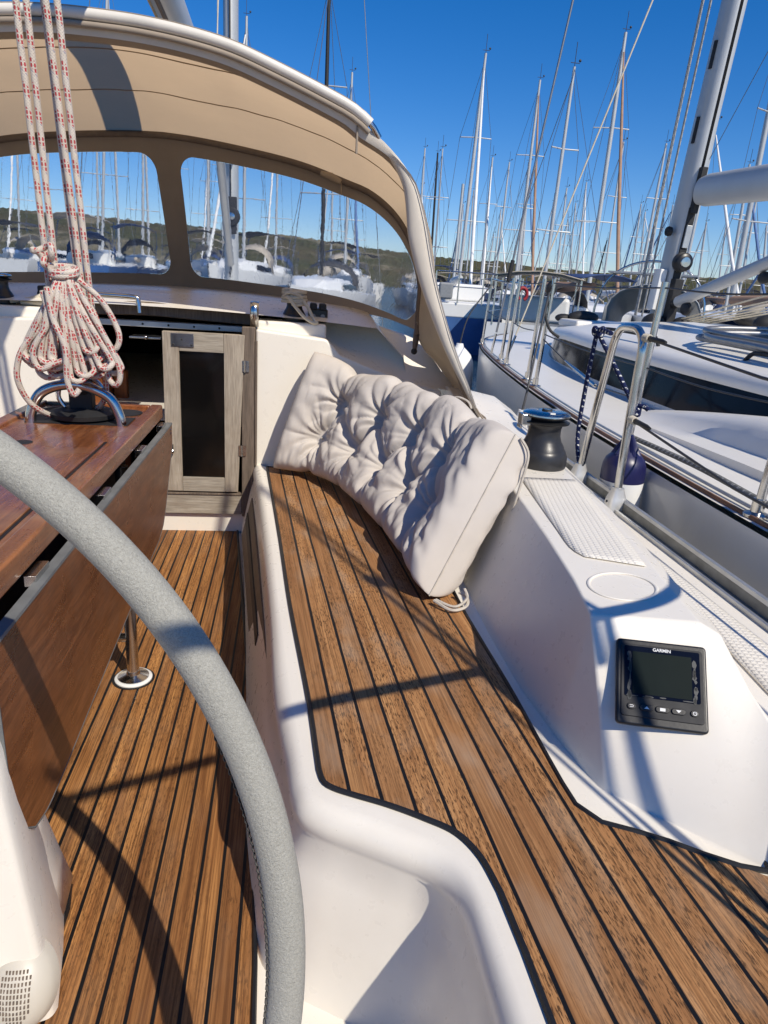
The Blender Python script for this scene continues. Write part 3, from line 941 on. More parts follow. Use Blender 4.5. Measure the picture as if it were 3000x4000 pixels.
# ================================================================== STEERING PEDESTAL
ped = thing('steering_pedestal', 'white moulded steering pedestal with a round beige vent, lower left corner', 'pedestal', (XC, .8, 0))
pr = []
for z, y0, y1, hw in ((.004, .750, .975, .243), (.05, .750, .968, .240), (.14, .750, .955, .233), (.26, .750, .94, .2235), (.38, .750, .925, .215), (.44, .750, .92, .211), (.46, .755, .91, .206), (.47, .77, .90, .195)):
    row = []
    yc = (y0+y1)/2; hy = (y1-y0)/2
    base_ = [(-hw, y0+.02), (-hw+.02, y0), (hw-.02, y0), (hw-.004, y0+.004), (hw, y0+.02), (hw-.020, yc), (hw-.042, y1-.03), (hw-.07, y1), (-hw+.07, y1), (-hw+.042, y1-.03), (-hw+.02, yc)]
    for x, y in base_:
        row.append(Vector((XC+x, y, z)))
    pr.append(row)
pb_ = MB().grid(pr, closed_v=True); pb_.add(pr[-1], [tuple(range(11))])
part(pb_, 'pedestal_body', M['gel'], ped, bevel=.008, seg=3)
# moulded foot that flares to the sole on the starboard side
wg = MB()
wg.grid([[Vector(p) for p in r] for r in (
 [(-.43, .99, .26), (-.43, 1.0, .18), (-.42, 1.008, .08), (-.405, 1.016, .012)],
 [(-.395, .95, .26), (-.384, .965, .18), (-.372, .985, .08), (-.362, .998, .012)],
 [(-.385, .89, .26), (-.372, .90, .18), (-.362, .92, .08), (-.356, .93, .012)],
 [(-.370, .80, .26), (-.362, .79, .18), (-.357, .78, .08), (-.3535, .77, .012)])])
part(wg, 'pedestal_foot', M['gel'], ped, solid=.006)
# round cap with louvres on the aft face
Mv = Matrix.Translation((-.352, .752, .078)) @ Matrix.Rotation(radians(62), 4, 'X')
capm = gelcoat('beige_vent_cap', (.56, .52, .44), .8, .45, False)
part(MB().lathe([(.001, .034), (.014, .033), (.030, .026), (.040, .014), (.044, .004), (.046, -.01)], 36, Mv @ Matrix.Diagonal((1, 1.35, 1, 1)), cap=False), 'vent_cap', capm, ped)
gv = MB()
for r_ in range(10):
    for c_ in range(9):
        x, y = -.018+.0045*c_, -.036+.0072*r_
        q = (x/.024)**2+(y/.040)**2
        if q < 1:
            rad = sqrt(x*x+(y/1.35)**2)
            zz = .034 - .0085*(rad/.030)**2*(1 if rad < .03 else 1.2)
            gv.box(x-.0011, x+.0011, y-.0024, y+.0024, zz-.004, zz+.0010, Mv)
part(gv, 'vent_slot', M['frameteak'], ped)
# ================================================================== COCKPIT TABLE
TX0, TX1, TY0, TY1, TZ = -.745, -.385, .86, 2.165, .640
table = thing('cockpit_table', 'varnished mahogany cockpit table with a hanging leaf and stainless legs', 'table', (XC, 1.5, 0))
tp = MB()
tp.box(TX0, TX1, TY0, TY1, TZ-.030, TZ-.004)
part(tp, 'table_top', M['mahogany'], table, bevel=.003)
fd = MB()                                             # raised rim (fiddle)
fd.box(TX1-.030, TX1+.004, TY0, TY1+.004, TZ-.036, TZ+.006)
fd.box(TX0-.004, TX0+.030, TY0, TY1+.004, TZ-.036, TZ+.006)
fd.box(TX0+.0305, TX1-.0305, TY1-.020, TY1+.0035, TZ-.036, TZ+.005)
fd.box(TX0+.0305, TX1-.0305, TY0-.003, TY0+.025, TZ-.036, TZ+.005)
part(fd, 'table_rim', M['mahogany'], table, bevel=.005, seg=3)
ld = MB().box(-.715, -.438, .985, 1.690, TZ-.0035, TZ-.0005)
lid_ = part(ld, 'table_lid', M['mahogany'], table, bevel=.0015)
gp = MB()
gp.box(-.4375, -.4310, .96, 1.70, TZ-.0039, TZ-.0034)
gp.box(-.715, -.431, 1.6905, 1.6945, TZ-.0039, TZ-.0032)
gp.box(-.715, -.431, .975, .985, TZ-.0039, TZ-.0032)
part(gp, 'lid_gap', M['caulk'], table, smooth=False)
part(MB().lathe([(.001, 0), (.020, .0005), (.022, .0008), (.022, 0)], 24, Matrix.Translation((-.610, 1.655, TZ-.0005))), 'finger_hole', M['matt'], table)
ltch = MB().lathe([(.016, 0), (.016, .006), (.010, .010), (.001, .011)], 20, Matrix.Translation((-.440, .98, TZ)))
part(ltch, 'lid_latch', M['steel'], table)
for x, y in ((-.470, 2.06), (-.65, 2.06)):
    part(MB().lathe([(.001, 0), (.044, .0006), (.047, .002), (.050, .0022), (.050, 0)], 30, Matrix.Translation((x, y, TZ-.0035))), 'cup_hole', M['matt'], table)
# tray well in front of the handle
part(MB().box(-.685, -.425, 1.885, 1.99, TZ-.0035, TZ-.0012), 'bottle_well', M['matt'], table, smooth=False)
hdl = cr([(-.672, 1.895, TZ-.01), (-.668, 1.895, TZ+.025), (-.640, 1.895, TZ+.075), (-.585, 1.895, TZ+.098), (-.525, 1.895, TZ+.096), (-.470, 1.895, TZ+.070), (-.446, 1.895, TZ+.022), (-.442, 1.895, TZ-.01)], 50)
part(MB().tube(hdl, .0135, 16), 'grab_handle', M['steel'], table)
# leaf hanging on the starboard side
lx0, lx1 = -.369, -.356
def leafpoly():
    P = [(TY1+.01, TZ-.052), (TY1+.005, TZ-.12), (2.02, .36), (1.97, .325), (1.90, .305), (1.80, .300), (1.35, .268), (1.0, .242), (.92, .238), (.865, .250), (.825, .285), (.805, .335), (.80, .39), (.80, TZ-.055)]
    return P
MX = Matrix(((0, 0, 1, 0), (1, 0, 0, 0), (0, 1, 0, 0), (0, 0, 0, 1)))       # (y, z) outline -> YZ, depth along +X
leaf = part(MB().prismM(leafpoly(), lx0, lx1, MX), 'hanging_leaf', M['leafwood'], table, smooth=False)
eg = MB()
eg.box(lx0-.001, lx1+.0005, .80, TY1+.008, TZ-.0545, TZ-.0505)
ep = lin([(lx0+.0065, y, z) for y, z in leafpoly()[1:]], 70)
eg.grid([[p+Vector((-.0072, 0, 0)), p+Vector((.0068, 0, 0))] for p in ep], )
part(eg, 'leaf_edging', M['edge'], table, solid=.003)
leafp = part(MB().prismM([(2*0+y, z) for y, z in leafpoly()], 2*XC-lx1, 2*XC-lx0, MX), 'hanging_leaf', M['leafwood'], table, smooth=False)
for y in (1.02, 1.42, 1.80, 2.10):
    part(MB().box(-.384, -.366, y-.03, y+.03, TZ-.058, TZ-.040), 'leaf_hinge', M['steel'], table, bevel=.001)
sc_ = MB()
for y, z in ((2.145, TZ-.066), (2.145, TZ-.078)):
    sc_.ball((lx1+.001, y, z), .004, 6, (.4, 1, 1))
part(sc_, 'leaf_screw', M['steel'], table)
bx = MB().box(-.70, -.43, .90, 1.86, .34, TZ-.036)
part(bx, 'table_box', M['matt'], table, smooth=False)
for y in (1.655,):
    lg = MB().tube([(-.392, y, .0), (-.392, y, TZ-.05)], .0155, 16)
    part(lg, 'table_leg', M['steel'], table)
    part(MB().lathe([(.040, 0.001), (.040, .004), (.030, .008), (.018, .012), (.016, .02)], 28, Matrix.Translation((-.392, y, .006))), 'leg_collar', M['steel'], table)
    part(MB().lathe([(.048, 0.0), (.048, .005), (.045, .0075), (.001, .0075)], 32, Matrix.Translation((-.392, y, .0005))), 'leg_flange', M['whitepaint'], table)
    part(MB().lathe([(.054, 0.0), (.054, .0018), (.047, .0022)], 32, Matrix.Translation((-.392, y, .0004))), 'flange_seal', M['caulk'], table)
part(MB().tube([(2*XC+.392, 1.655, .0), (2*XC+.392, 1.655, TZ-.05)], .0155, 16), 'table_leg', M['steel'], table)
part(MB().tube([(-.392, 1.655, .125), (2*XC+.392, 1.655, .125)], .0115, 12), 'leg_brace', M['steel'], table)
part(MB().tube([(-.395, 1.66, .13), (-.43, 1.86, .30)], .008, 10), 'leg_brace', M['steel'], table)

# ================================================================== SPRAY HOOD
A_raw = [(.710, 2.450, .600), (.695, 2.448, .625), (.648, 2.439, .718), (.590, 2.429, .830), (.534, 2.418, .955), (.488, 2.407, 1.074), (.462, 2.400, 1.160), (.438, 2.392, 1.244), (.396, 2.383, 1.349), (.345, 2.377, 1.412), (.281, 2.372, 1.466), (.236, 2.370, 1.493), (.177, 2.366, 1.532), (.090, 2.363, 1.566), (-.049, 2.359, 1.614), (-.185, 2.355, 1.655), (-.32, 2.352, 1.677), (-.45, 2.352, 1.688), (XC, 2.352, 1.690)]
B_raw = [(.715, 2.98, .630), (.625, 2.89, .735), (.530, 2.825, .822), (.528, 2.896, .919), (.546, 2.994, 1.040), (.540, 3.086, 1.153), (.501, 3.179, 1.268), (.437, 3.251, 1.357), (.344, 3.308, 1.427), (.242, 3.338, 1.464), (.037, 3.389, 1.527), (-.20, 3.42, 1.567), (-.415, 3.440, 1.592), (XC, 3.448, 1.600)]
NH = 60
Ah = cr(A_raw, NH); Bh = cr(B_raw, NH)
Af = Ah + [Vector(mir([tuple(p)])[0]) for p in reversed(Ah[:-1])]
Bf = Bh + [Vector(mir([tuple(p)])[0]) for p in reversed(Bh[:-1])]
NT_ = len(Af)
hood = thing('spray_hood', 'beige canvas spray hood with crinkled clear windows over the companionway', 'spray hood', (XC, 2.6, .9))
cen = Vector((XC, 2.4, 1.0))
# outward direction of the aft edge in its own plane
def outA(i):
    t = (Af[min(i+1, NT_-1)]-Af[max(i-1, 0)]).normalized()
    n_ = t.cross(Vector((0, 1, .09)).normalized())
    if n_.dot(Af[i]-Vector((XC, Af[i].y, .9))) < 0:
        n_ = -n_
    return n_.normalized()
def hemw(i):
    z = Af[i].z
    k = max(0, 1-abs(z-1.22)/(.26 if z > 1.22 else .60))
    return .008 + .060*k**.8
Aout = [Af[i] + Vector((0, .012, 0)) for i in range(NT_)]
rows = []
K = 14
for i in range(NT_):
    row = []
    for k in range(K+1):
        s = k/K
        p = Aout[i].lerp(Bf[i], s)
        bul = sin(pi*s)
        arch = min(1, max(0, (Af[i].z-.9)/.5))
        nn = outA(i)
        wr = noise.noise(Vector((i*.12, s*2.2, 3)))*.012 + noise.noise(Vector((i*.4, s*5, 9)))*.004
        p = p + nn*(bul*(.035*arch+.012) + wr*bul)
        row.append(p)
    rows.append(row)
part(MB().grid(rows), 'hood_canopy', M['canvas'], hood, sub=1)
seamm = fabric('canvas_seam', (.33, .25, .17), .2, 700)
for kk in (4, 9):
    part(MB().tube([r[kk]-Vector((0, 0, .002)) for r in rows if r[kk].z > 1.2], .0020, 5), 'canopy_seam', seamm, hood)
# aft hem facing us
hm = MB()
hr = []
for i in range(NT_):
    o_ = outA(i); w = hemw(i)
    a = Af[i]
    wv = Vector((0, .005*noise.noise(Vector((i*.35, 0, 0))), 0))
    hr.append([a + Vector((0, .014, 0)), a - Vector((0, .002, 0)) - o_*.003, a - o_*(w*.35) - Vector((0, .008, 0))+wv, a-o_*(w*.75) - Vector((0, .004, 0))+wv, a - o_*w + Vector((0, .006, 0)), a - o_*(w-.004) + Vector((0, .03, 0))])
hm.grid(hr)
part(hm, 'hood_hem', M['hem'], hood, sub=1)
# inner facing band under the aft edge (darker canvas)
bd = MB()
br = []
vl = []
for i in range(NT_):
    o_ = outA(i)
    a = Af[i]
    k = min(1, max(0.02, (a.z-1.36)/.14))
    vl.append([a + Vector((0, -.010, 0)) - o_*.004, a - Vector((0, .012, 0)) - o_*.020*k, a - Vector((0, .004, 0)) - o_*(.036*k+.003)])
    br.append([a + Vector((0, .004, 0)) - o_*.004, a - o_*.026*k + Vector((0, .010, -.002)), a-o_*.052*k + Vector((0, .045, 0)), a - o_*.012 + Vector((0, .11, 0))])
bd.grid(br)
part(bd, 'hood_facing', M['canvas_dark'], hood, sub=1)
part(MB().grid(vl), 'sleeve_valance', M['hem'], hood)
# white sleeve on the top of the aft bow
tb = [p + outA(i)*.010 - Vector((0, .012, 0)) for i, p in enumerate(Af) if p.z > 1.49]
part(MB().tube(tb, .0160, 12), 'bow_sleeve', M['sleeve'], hood)
tb2 = [p + Vector((0, -.0165, -.020)) + outA(i)*.004 for i, p in enumerate(Af) if p.z > 1.49]
part(MB().tube(tb2, .0085, 8), 'sleeve_piping', M['canvas_dark'], hood)
# zip seam on the sleeve
part(MB().tube([p + Vector((0, -.0085, .0145)) for p in tb], .0016, 5), 'sleeve_zip', M['canvas_dark'], hood)
part(MB().tube([tb[0], tb[0]+Vector((.012, .0, -.012)), tb[0]+Vector((.030, .012, -.034))], .0095, 10), 'bow_tube', M['steel'], hood)
# middle bow with brown sleeve
mb_ = [p - Vector((0, .012, .012)) for p in Bf if p.z > .83]
part(MB().tube(mb_, .0135, 12), 'middle_bow', M['brownsleeve'], hood)
for sgn in (1, -1):
    def mm(P):
        return P if sgn > 0 else mir(P)
    part(MB().tube(mm([(.520, 2.850, .868), (.513, 2.824, .825), (.508, 2.806, .795)]), [.012, .0125, .008], 12), 'bow_socket', M['brownsleeve'], hood)
    q = MB().ball(mm([(.506, 2.800, .790)])[0], .013, 8)
    part(q, 'bow_pivot', M['matt'], hood, bevel=.003)
    tt = MB()
    p0 = mm([(.700, 2.438, .615)])[0]
    tt.tube([p0, mm([(.716, 2.40, .604)])[0], mm([(.712, 2.368, .596)])[0]], .0035, 6)
    tt.tube([mm([(.690, 2.44, .63)])[0], mm([(.706, 2.39, .600)])[0]], .0035, 6)
    part(tt, 'tie_strap', M['canvas_dark'], hood)
    part(MB().lathe([(.010, 0), (.010, .004), (.004, .007), (.004, .012)], 12, Matrix.Translation(mm([(.712, 2.37, .583)])[0])), 'deck_stud', M['steel'], hood)
# window front: ruled from the middle bow down and forward to the coachroof
C_raw = [(.715, 3.0, .640), (.64, 2.97, .75), (.575, 2.92, .845), (.530, 2.90, .866), (.47, 3.00, .886), (.414, 3.10, .900), (.29, 3.28, .912), (.146, 3.45, .918), (0, 3.61, .922), (-.172, 3.76, .926), (-.36, 3.90, .932), (XC, 3.96, .935)]
# work with a parameter on the visible bow part only
iB0 = next(i for i, p in enumerate(Bh) if p.z > .87 and i > 5)
Wtop = Bh[iB0:]
NWn = 64
Wt = cr([tuple(p) for p in Wtop], NWn)
Wb = cr(C_raw[3:], NWn)
Wt = Wt + [Vector(mir([tuple(p)])[0]) for p in reversed(Wt[:-1])]
Wb = Wb + [Vector(mir([tuple(p)])[0]) for p in reversed(Wb[:-1])]
NW2 = len(Wt)
def wpt(u, v, off=0.0):
    """u 0 starboard..1 port, v 0 top..1 bottom"""
    f = u*(NW2-1); i = min(int(f), NW2-2); t = f-i
    a = Wt[i].lerp(Wt[i+1], t); b = Wb[i].lerp(Wb[i+1], t)
    p = a.lerp(b, v)
    return p + Vector((0, .0, 1))*0 + (p-Vector((XC, 2.6, .9))).normalized()*(.02*sin(pi*v)+off)
# pane outlines in (u, v): rounded rectangles, top margin .10, bottom margin .12
def panew(u, u0, u1):
    du = .016
    vt, vb = .115, .885
    d = min(u-u0, u1-u)
    r = .02
    if d < r:
        k = 1-sqrt(max(0, 1-((r-d)/r)**2))
        return vt+.11*k, vb-.11*k
    return vt, vb
panes = [(.035, .484), (.516, .965)]
def ulist(u0, u1, n):
    out = []
    r = .02
    for k in range(9):
        out.append(u0 + r*(1-cos(pi/2*k/8)))
    for k in range(1, n):
        out.append(u0+r + (u1-u0-2*r)*k/n)
    for k in range(9):
        out.append(u1 - r*(1-sin(pi/2*k/8)))
    return out
frm = MB()
def strip(us, f0, f1, m=4, off=0.0):
    frm.grid([[wpt(u, f0(u)+(f1(u)-f0(u))*k/m, off) for k in range(m+1)] for u in us])
z0_ = lambda u: 0.0
z1_ = lambda u: 1.0
prev = 0.0
for (u0, u1) in panes:
    strip([prev+(u0-prev)*k/3 for k in range(4)], z0_, z1_, 12)
    us = ulist(u0, u1, 46)
    strip(us, z0_, lambda u: panew(u, u0, u1)[0])
    strip(us, lambda u: panew(u, u0, u1)[1], z1_)
    pm = MB()
    pm.grid([[wpt(u, panew(u, u0, u1)[0]+(panew(u, u0, u1)[1]-panew(u, u0, u1)[0])*k/14) for k in range(15)] for u in us])
    wo_ = part(pm, 'hood_window', M['vinyl'], hood, solid=.003)
    wo_.data.materials.append(M['vinylback']); wo_.modifiers['solid'].material_offset = 1; wo_.modifiers['solid'].use_rim = False
    prev = u1
strip([prev+(1-prev)*k/3 for k in range(4)], z0_, z1_, 12)
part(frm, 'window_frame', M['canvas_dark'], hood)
# lower side curtains between bow foot, window end and deck
for sgn in (1, -1):
    A_ = [Vector(p) for p in A_raw[:6]]
    if sgn < 0:
        A_ = [Vector(mir([tuple(p)])[0]) for p in A_]
    sd = MB()
    hem0 = cr([(.71, 3.0, .65), (.63, 2.97, .76), (.575, 2.935, .852), (.535, 2.935, .868), (.515, 2.85, .905)], 12)
    bfm = cr([(.700, 2.96, .65), (.615, 2.88, .74), (.560, 2.85, .82), (.535, 2.85, .86), (.52, 2.84, .90)], 12)
    if sgn < 0:
        hem0 = [Vector(mir([tuple(p)])[0]) for p in hem0]; bfm = [Vector(mir([tuple(p)])[0]) for p in bfm]
    sd.grid([[a, a.lerp(b, .5), b] for a, b in zip(hem0, bfm)])
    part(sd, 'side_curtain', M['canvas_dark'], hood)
# zipped pocket ends of the bow sleeve at the window top
for sg in (1, -1):
    zp = MB()
    P = [Vector((.215, 3.325, 1.452)), Vector((.17, 3.335, 1.472)), Vector((.125, 3.345, 1.485))]
    if sg < 0:
        P = [Vector(mir([tuple(p)])[0]) for p in P]
    zp.tube(P, [.012, .018, .010], 10)
    zp.tube([P[0], P[0]+Vector((.002, -.004, -.05))], .003, 6)
    part(zp, 'zip_garage', M['canvas_dark'], hood)
part(MB().tube([(.195, 2.36, 1.50), (.196, 2.36, 1.42)], .0035, 6), 'zip_pull', M['canvas_dark'], hood)

# ================================================================== BENCH CUSHION
cush = thing('bench_cushion', 'beige tufted bench cushion propped against the starboard coaming', 'cushion', (.3, 2.0, .31))
Bc = [(-.045, 2.665, .318), (.08, 2.60, .318), (.185, 2.47, .318), (.265, 2.20, .318), (.322, 1.90, .318), (.352, 1.66, .318), (.365, 1.50, .318)]
Tc = [(.105, 2.715, .775), (.245, 2.64, .735), (.375, 2.48, .715), (.485, 2.29, .712), (.560, 2.05, .690), (.590, 1.83, .680), (.592, 1.66, .705)]
NU, NV = 230, 112
BU, TU = cr(Bc, NU), cr(Tc, NU)
btn = [(u, .67) for u in (.165, .365, .565, .765)] + [(u, .33) for u in (.125, .305, .485, .665, .83)]
Lc, Hc = 1.42, .45
def tuft(u, v):
    d = 0.0
    for bu, bv in btn:
        dx, dy = (u-bu)*Lc, (v-bv)*Hc
        r = sqrt(dx*dx+dy*dy)
        d += .062*exp(-(r/.034)**2) + .046*exp(-(r/.090)**2)
        if .012 < r < .17:
            a = atan2(dy, dx)
            wv = .75 - 2.1*abs(noise.noise(Vector((cos(a)*2.3+bu*17, sin(a)*2.3+bv*9, r*4))))**.75
            d += .040*wv*exp(-(r/.075))*min(1, (r-.012)/.03)
    # creases between neighbouring buttons
    for i in range(len(btn)):
        for j in range(i+1, len(btn)):
            ax, ay = btn[i][0]*Lc, btn[i][1]*Hc; bx_, by_ = btn[j][0]*Lc, btn[j][1]*Hc
            l = hypot(bx_-ax, by_-ay)
            if l > .31 or (abs(ay-by_) < .02):
                continue
            t = ((u*Lc-ax)*(bx_-ax)+(v*Hc-ay)*(by_-ay))/(l*l)
            if 0 < t < 1:
                px, py = ax+(bx_-ax)*t, ay+(by_-ay)*t
                q = hypot(u*Lc-px, v*Hc-py)
                d += .030*exp(-(q/.015)**2)*(.6+.4*sin(pi*t))
    # tucks running from the buttons to the nearest edge
    for bu, bv in btn:
        e = 1.0 if bv > .5 else 0.0
        if (v-bv)*(e-bv) > 0:
            q = abs(u-bu-.012*sin(v*9+bu*20))*Lc
            d += .024*exp(-(q/.014)**2)*(1-.4*abs(v-bv)/abs(e-bv))
    return d
HT = .080
def cpt(u, v, side):
    f = u*(NU-1); i = min(int(f), NU-2); t = f-i
    b = BU[i].lerp(BU[i+1], t); tp_ = TU[i].lerp(TU[i+1], t)
    c = b.lerp(tp_, v)
    du = (BU[i+1].lerp(TU[i+1], v)-BU[i].lerp(TU[i], v)).normalized()
    dv = (tp_-b).normalized()
    n_ = du.cross(dv).normalized()
    if n_.dot(Vector((-1, -.6, .3))) < 0:
        n_ = -n_
    eu = max(0, 1-abs(2*u-1)**44)**.40; ev = max(0, 1-abs(2*v-1)**(4.5+5.0*u**6))**.46
    h = HT*eu*ev
    wob = .006*noise.noise(Vector((u*9, v*4, 5+side)))+.0035*noise.noise(Vector((u*30, v*12, side*3)))
    fine = .012*noise.noise(Vector((u*34+v*4, v*8, 11)))*exp(-((1-u)*4)) + .009*noise.noise(Vector((u*70, v*9, 2)))*exp(-(v*5))
    tf = tuft(u, v) if side > 0 else tuft(u, v)*.6
    sag = -.010*sin(pi*u*3)*sin(pi*v)
    scal = sum(exp(-((u-bu)/.022)**2)*(1 if bv > .5 else 0) for bu, bv in btn); scb = sum(exp(-((u-bu)/.020)**2)*(1 if bv < .5 else 0) for bu, bv in btn)
    off = side*(max(h - tf*min(1, h/HT*1.1), -.004 if side > 0 else -.01) + (wob+fine)*min(1, h/HT)) + sag*.0
    return c + dv*(-.026*scal*v**3 + .014*scb*(1-v)**4 + .010*sin(u*23)*v**4) + n_*(off+.01) + Vector((0, 0, .012*noise.noise(Vector((u*5, 1, 1)))*v))
us_ = [0.5-0.5*cos(pi*(k/(NU-1)))*1.0 if False else k/(NU-1) for k in range(NU)]
def dens(k, n):
    t = k/(n-1)
    return t + .045*sin(-2*pi*t)/1.0*.55
vs_ = [min(1, max(0, .5-.5*cos(pi*k/(NV-1)))) for k in range(NV)]
vs_ = [.55*v + .45*k/(NV-1) for k, v in enumerate(vs_)]
us_ = [.25*(.5-.5*cos(pi*k/(NU-1))) + .75*k/(NU-1) for k in range(NU)]
cu = MB()
fr_ = [[cpt(u, v, 1) for v in vs_] for u in us_]
bk_ = [[cpt(u, v, -1) for v in vs_] for u in us_]
rows = []
for a, b in zip(fr_, bk_):
    rows.append(a + b[::-1][1:-1])
# close the ends
cu.grid(rows, closed_v=True)
cvr = part(cu, 'cushion_cover', M['cushion'], cush, sub=1)
ed = [cpt(1.0, v, 1)*.5+cpt(1.0, v, -1)*.5 for v in [k/30 for k in range(31)]]
dirn = (BU[-1]-BU[-4]).normalized()
part(MB().tube([p+dirn*.0015 for p in ed], .0022, 6), 'edge_seam', M['tiecord'], cush)
for bu, bv in btn:
    p = cpt(bu, bv, 1)
    part(MB().ball(p+Vector((-.003, -.002, .001)), .0065, 6, (1, 1, .7)), 'tuft_button', M['tiecord'], cush)
tps = TU[-1]; bps = BU[-1]
part(MB().tube(cr([tps+Vector((.0, -.008, -.01)), tps+Vector((.022, -.020, -.05)), tps+Vector((.010, -.030, -.12)), tps+Vector((-.004, -.034, -.19)), tps+Vector((-.010, -.034, -.23))], 24), .004, 6), 'cushion_tie', M['tiecord'], cush)
part(MB().tube(cr([bps+Vector((0, -.02, .002)), bps+Vector((.035, -.06, -.004)), bps+Vector((.075, -.045, -.002)), bps+Vector((.085, -.012, .006)), bps+Vector((.07, .01, .01))], 26), .004, 6), 'cushion_tie', M['tiecord'], cush)
part(MB().tube(cr([bps+Vector((.005, -.018, .003)), bps+Vector((.045, -.05, .0)), bps+Vector((.08, -.030, .012)), bps+Vector((.08, .0, .024))], 22), .0035, 6), 'cushion_tie', M['tiecord'], cush)
mt_ = TU[int(NU*.62)]
part(MB().tube(cr([mt_+Vector((-.03, .03, .0)), mt_+Vector((-.01, .0, .022)), mt_+Vector((.02, -.03, .015)), mt_+Vector((.03, -.05, -.005))], 18), .0035, 6), 'cushion_tie', M['tiecord'], cush)

# ================================================================== WINCHES
def winch(name, label, c, s, group=None, chrome=True):
    w = thing(name, label, 'winch', c, group)
    T = Matrix.Translation(c) @ Matrix.Diagonal((s, s, s, 1))
    part(MB().lathe([(.072, 0), (.074, .006), (.074, .030), (.070, .042), (.066, .050), (.050, .062)], 40, T), 'winch_base', M['winch'], w)
    part(MB().lathe([(.066, .048), (.060, .062), (.052, .074), (.047, .090), (.046, .108), (.048, .118), (.054, .126)], 40, T), 'winch_drum', M['winch'], w)
    part(MB().lathe([(.050, .122), (.066, .126), (.068, .130), (.052, .135), (.050, .139), (.066, .144), (.068, .148), (.05, .149)], 40, T), 'self_tailing_jaws', M['black'], w)
    part(MB().lathe([(.001, .1635), (.012, .1635), (.013, .1590), (.040, .1600), (.060, .1565), (.067, .1520), (.0675, .1480)], 40, T, cap=False), 'winch_top', M['steel'], w)
    part(MB().lathe([(.001, .1590), (.0115, .1600), (.012, .1640), (.0145, .1640), (.016, .1590)], 8, T, cap=False), 'handle_socket', M['matt'], w)
    fe_ = MB().box(-.078, -.050, -.022, .016, .118, .150, T)
    fe_.box(-.080, -.074, -.020, .012, .108, .120, T)
    part(fe_, 'feeder_arm', M['steel'], w, bevel=.004*s, seg=3)
    for k in range(3):
        a = 2*pi*k/3+.5
        part(MB().box(.026, .050, -.008, .008, .1575, .1605, T @ Matrix.Rotation(a, 4, 'Z')), 'top_rib', M['alu'], w, bevel=.001)
    return w
winch('deck_winch', 'black winch with chrome top on the coaming behind the cushion', (.772, 1.955, .548), 1.06)
winch('deck_winch', 'small black winch with a cream rope on it, right of the companionway', (.020, 2.935, .872), .66)
winch('deck_winch', 'black winch at the left picture edge, on the shoulder left of the coiled rope', (-1.105, 2.93, .872), .70)
# rope turns on the small winch + clutch
rr = thing('halyard_coil', 'cream rope wound around the small winch right of the companionway', 'rope', (.02, 2.935, .95))
P = []
for k in range(150):
    a = 2*pi*k/26
    z = .938 + .0018*(k % 97)*.35 + .008*noise.noise(Vector((k*.05, 0, 0)))
    r_ = .046+.006*noise.noise(Vector((k*.11, 2, 0)))
    P.append((.020+r_*cos(a), 2.935+r_*sin(a), z))
part(MB().tube(P, .0068, 8), 'rope_turns', M['tan_rope'], rr)
part(MB().tube(cr([(-.010, 2.885, .968), (.005, 2.865, .955), (.030, 2.855, .925), (.060, 2.845, .895), (.095, 2.84, .876), (.115, 2.84, .880)], 40), .0068, 8), 'rope_tail', M['tan_rope'], rr)
part(MB().tube(cr([(.055, 2.90, .955), (.075, 2.87, .930), (.095, 2.85, .892), (.110, 2.838, .878)], 40), .0068, 8), 'rope_tail', M['tan_rope'], rr)
part(MB().tube(cr([(-.020, 2.90, .975), (.0, 2.88, .985), (.03, 2.885, .978), (.05, 2.90, .965)], 40), .0068, 8), 'rope_loop', M['tan_rope'], rr)
def clutch(label, x, y, z):
    c = thing('rope_clutch', label, 'rope clutch', (x, y, z))
    b = MB().box(x-.040, x+.040, y-.05, y+.06, z, z+.055)
    part(b, 'clutch_body', M['black'], c, bevel=.008, seg=3)
    for k in (-1, 1):
        part(MB().box(x+k*.019-.014, x+k*.019+.014, y-.062, y+.03, z+.048, z+.075), 'clutch_lever', M['matt'], c, bevel=.006)
        part(MB().tube([(x+k*.019, y-.055, z+.025), (x+k*.019, y-.045, z+.025)], .009, 10), 'rope_eye', M['grey'], c)
    return c
clutch('black double rope clutch just right of the small roped winch', .118, 2.99, .872)
clutch('black rope clutch with a cream rope, half hidden behind the hanging coil', -.945, 3.02, .872)
o = MB().tube(cr([(-1.06, 2.90, .885), (-.98, 2.92, .90), (-.90, 2.97, .945), (-.87, 3.0, .96)], 24), .008, 8).tube(cr([(-1.02, 2.90, .882), (-.93, 2.885, .884), (-.86, 2.89, .884), (-.80, 2.93, .89)], 24), .008, 8).build('loose_rope', M['tan_rope'])
tag(o, 'cream rope lying on the shoulder left of the companionway', 'rope')

# ================================================================== INSTRUMENT DISPLAY
da = Vector((.517, .985, .54)); db = Vector((.700, .955, .54)); dc = Vector((.518, .905, .418)); dd = Vector((.692, .818, .432))
ctr = Vector((.6090, .893, .4555))
exx = (db-da + (dd-dc)).normalized()
eyy = ((da+db)*.5-(dc+dd)*.5).normalized()
nz = exx.cross(eyy).normalized()
eyy = nz.cross(exx)
ctr = ctr + nz*.006
Md = Matrix(((exx.x, eyy.x, nz.x, ctr.x), (exx.y, eyy.y, nz.y, ctr.y), (exx.z, eyy.z, nz.z, ctr.z), (0, 0, 0, 1)))
disp = thing('instrument_display', 'square black marine display with five buttons on the white coaming', 'display', ctr)
def rrect(w, h, r, n=6, cx=0, cy=0):
    P = []
    for sx_, sy_, a0 in ((1, 1, 0), (-1, 1, 90), (-1, -1, 180), (1, -1, 270)):
        for k in range(n+1):
            a = radians(a0+90*k/n)
            P.append((cx+sx_*(w/2-r)+r*cos(a), cy+sy_*(h/2-r)+r*sin(a)))
    return P
W_, H_ = .140, .138
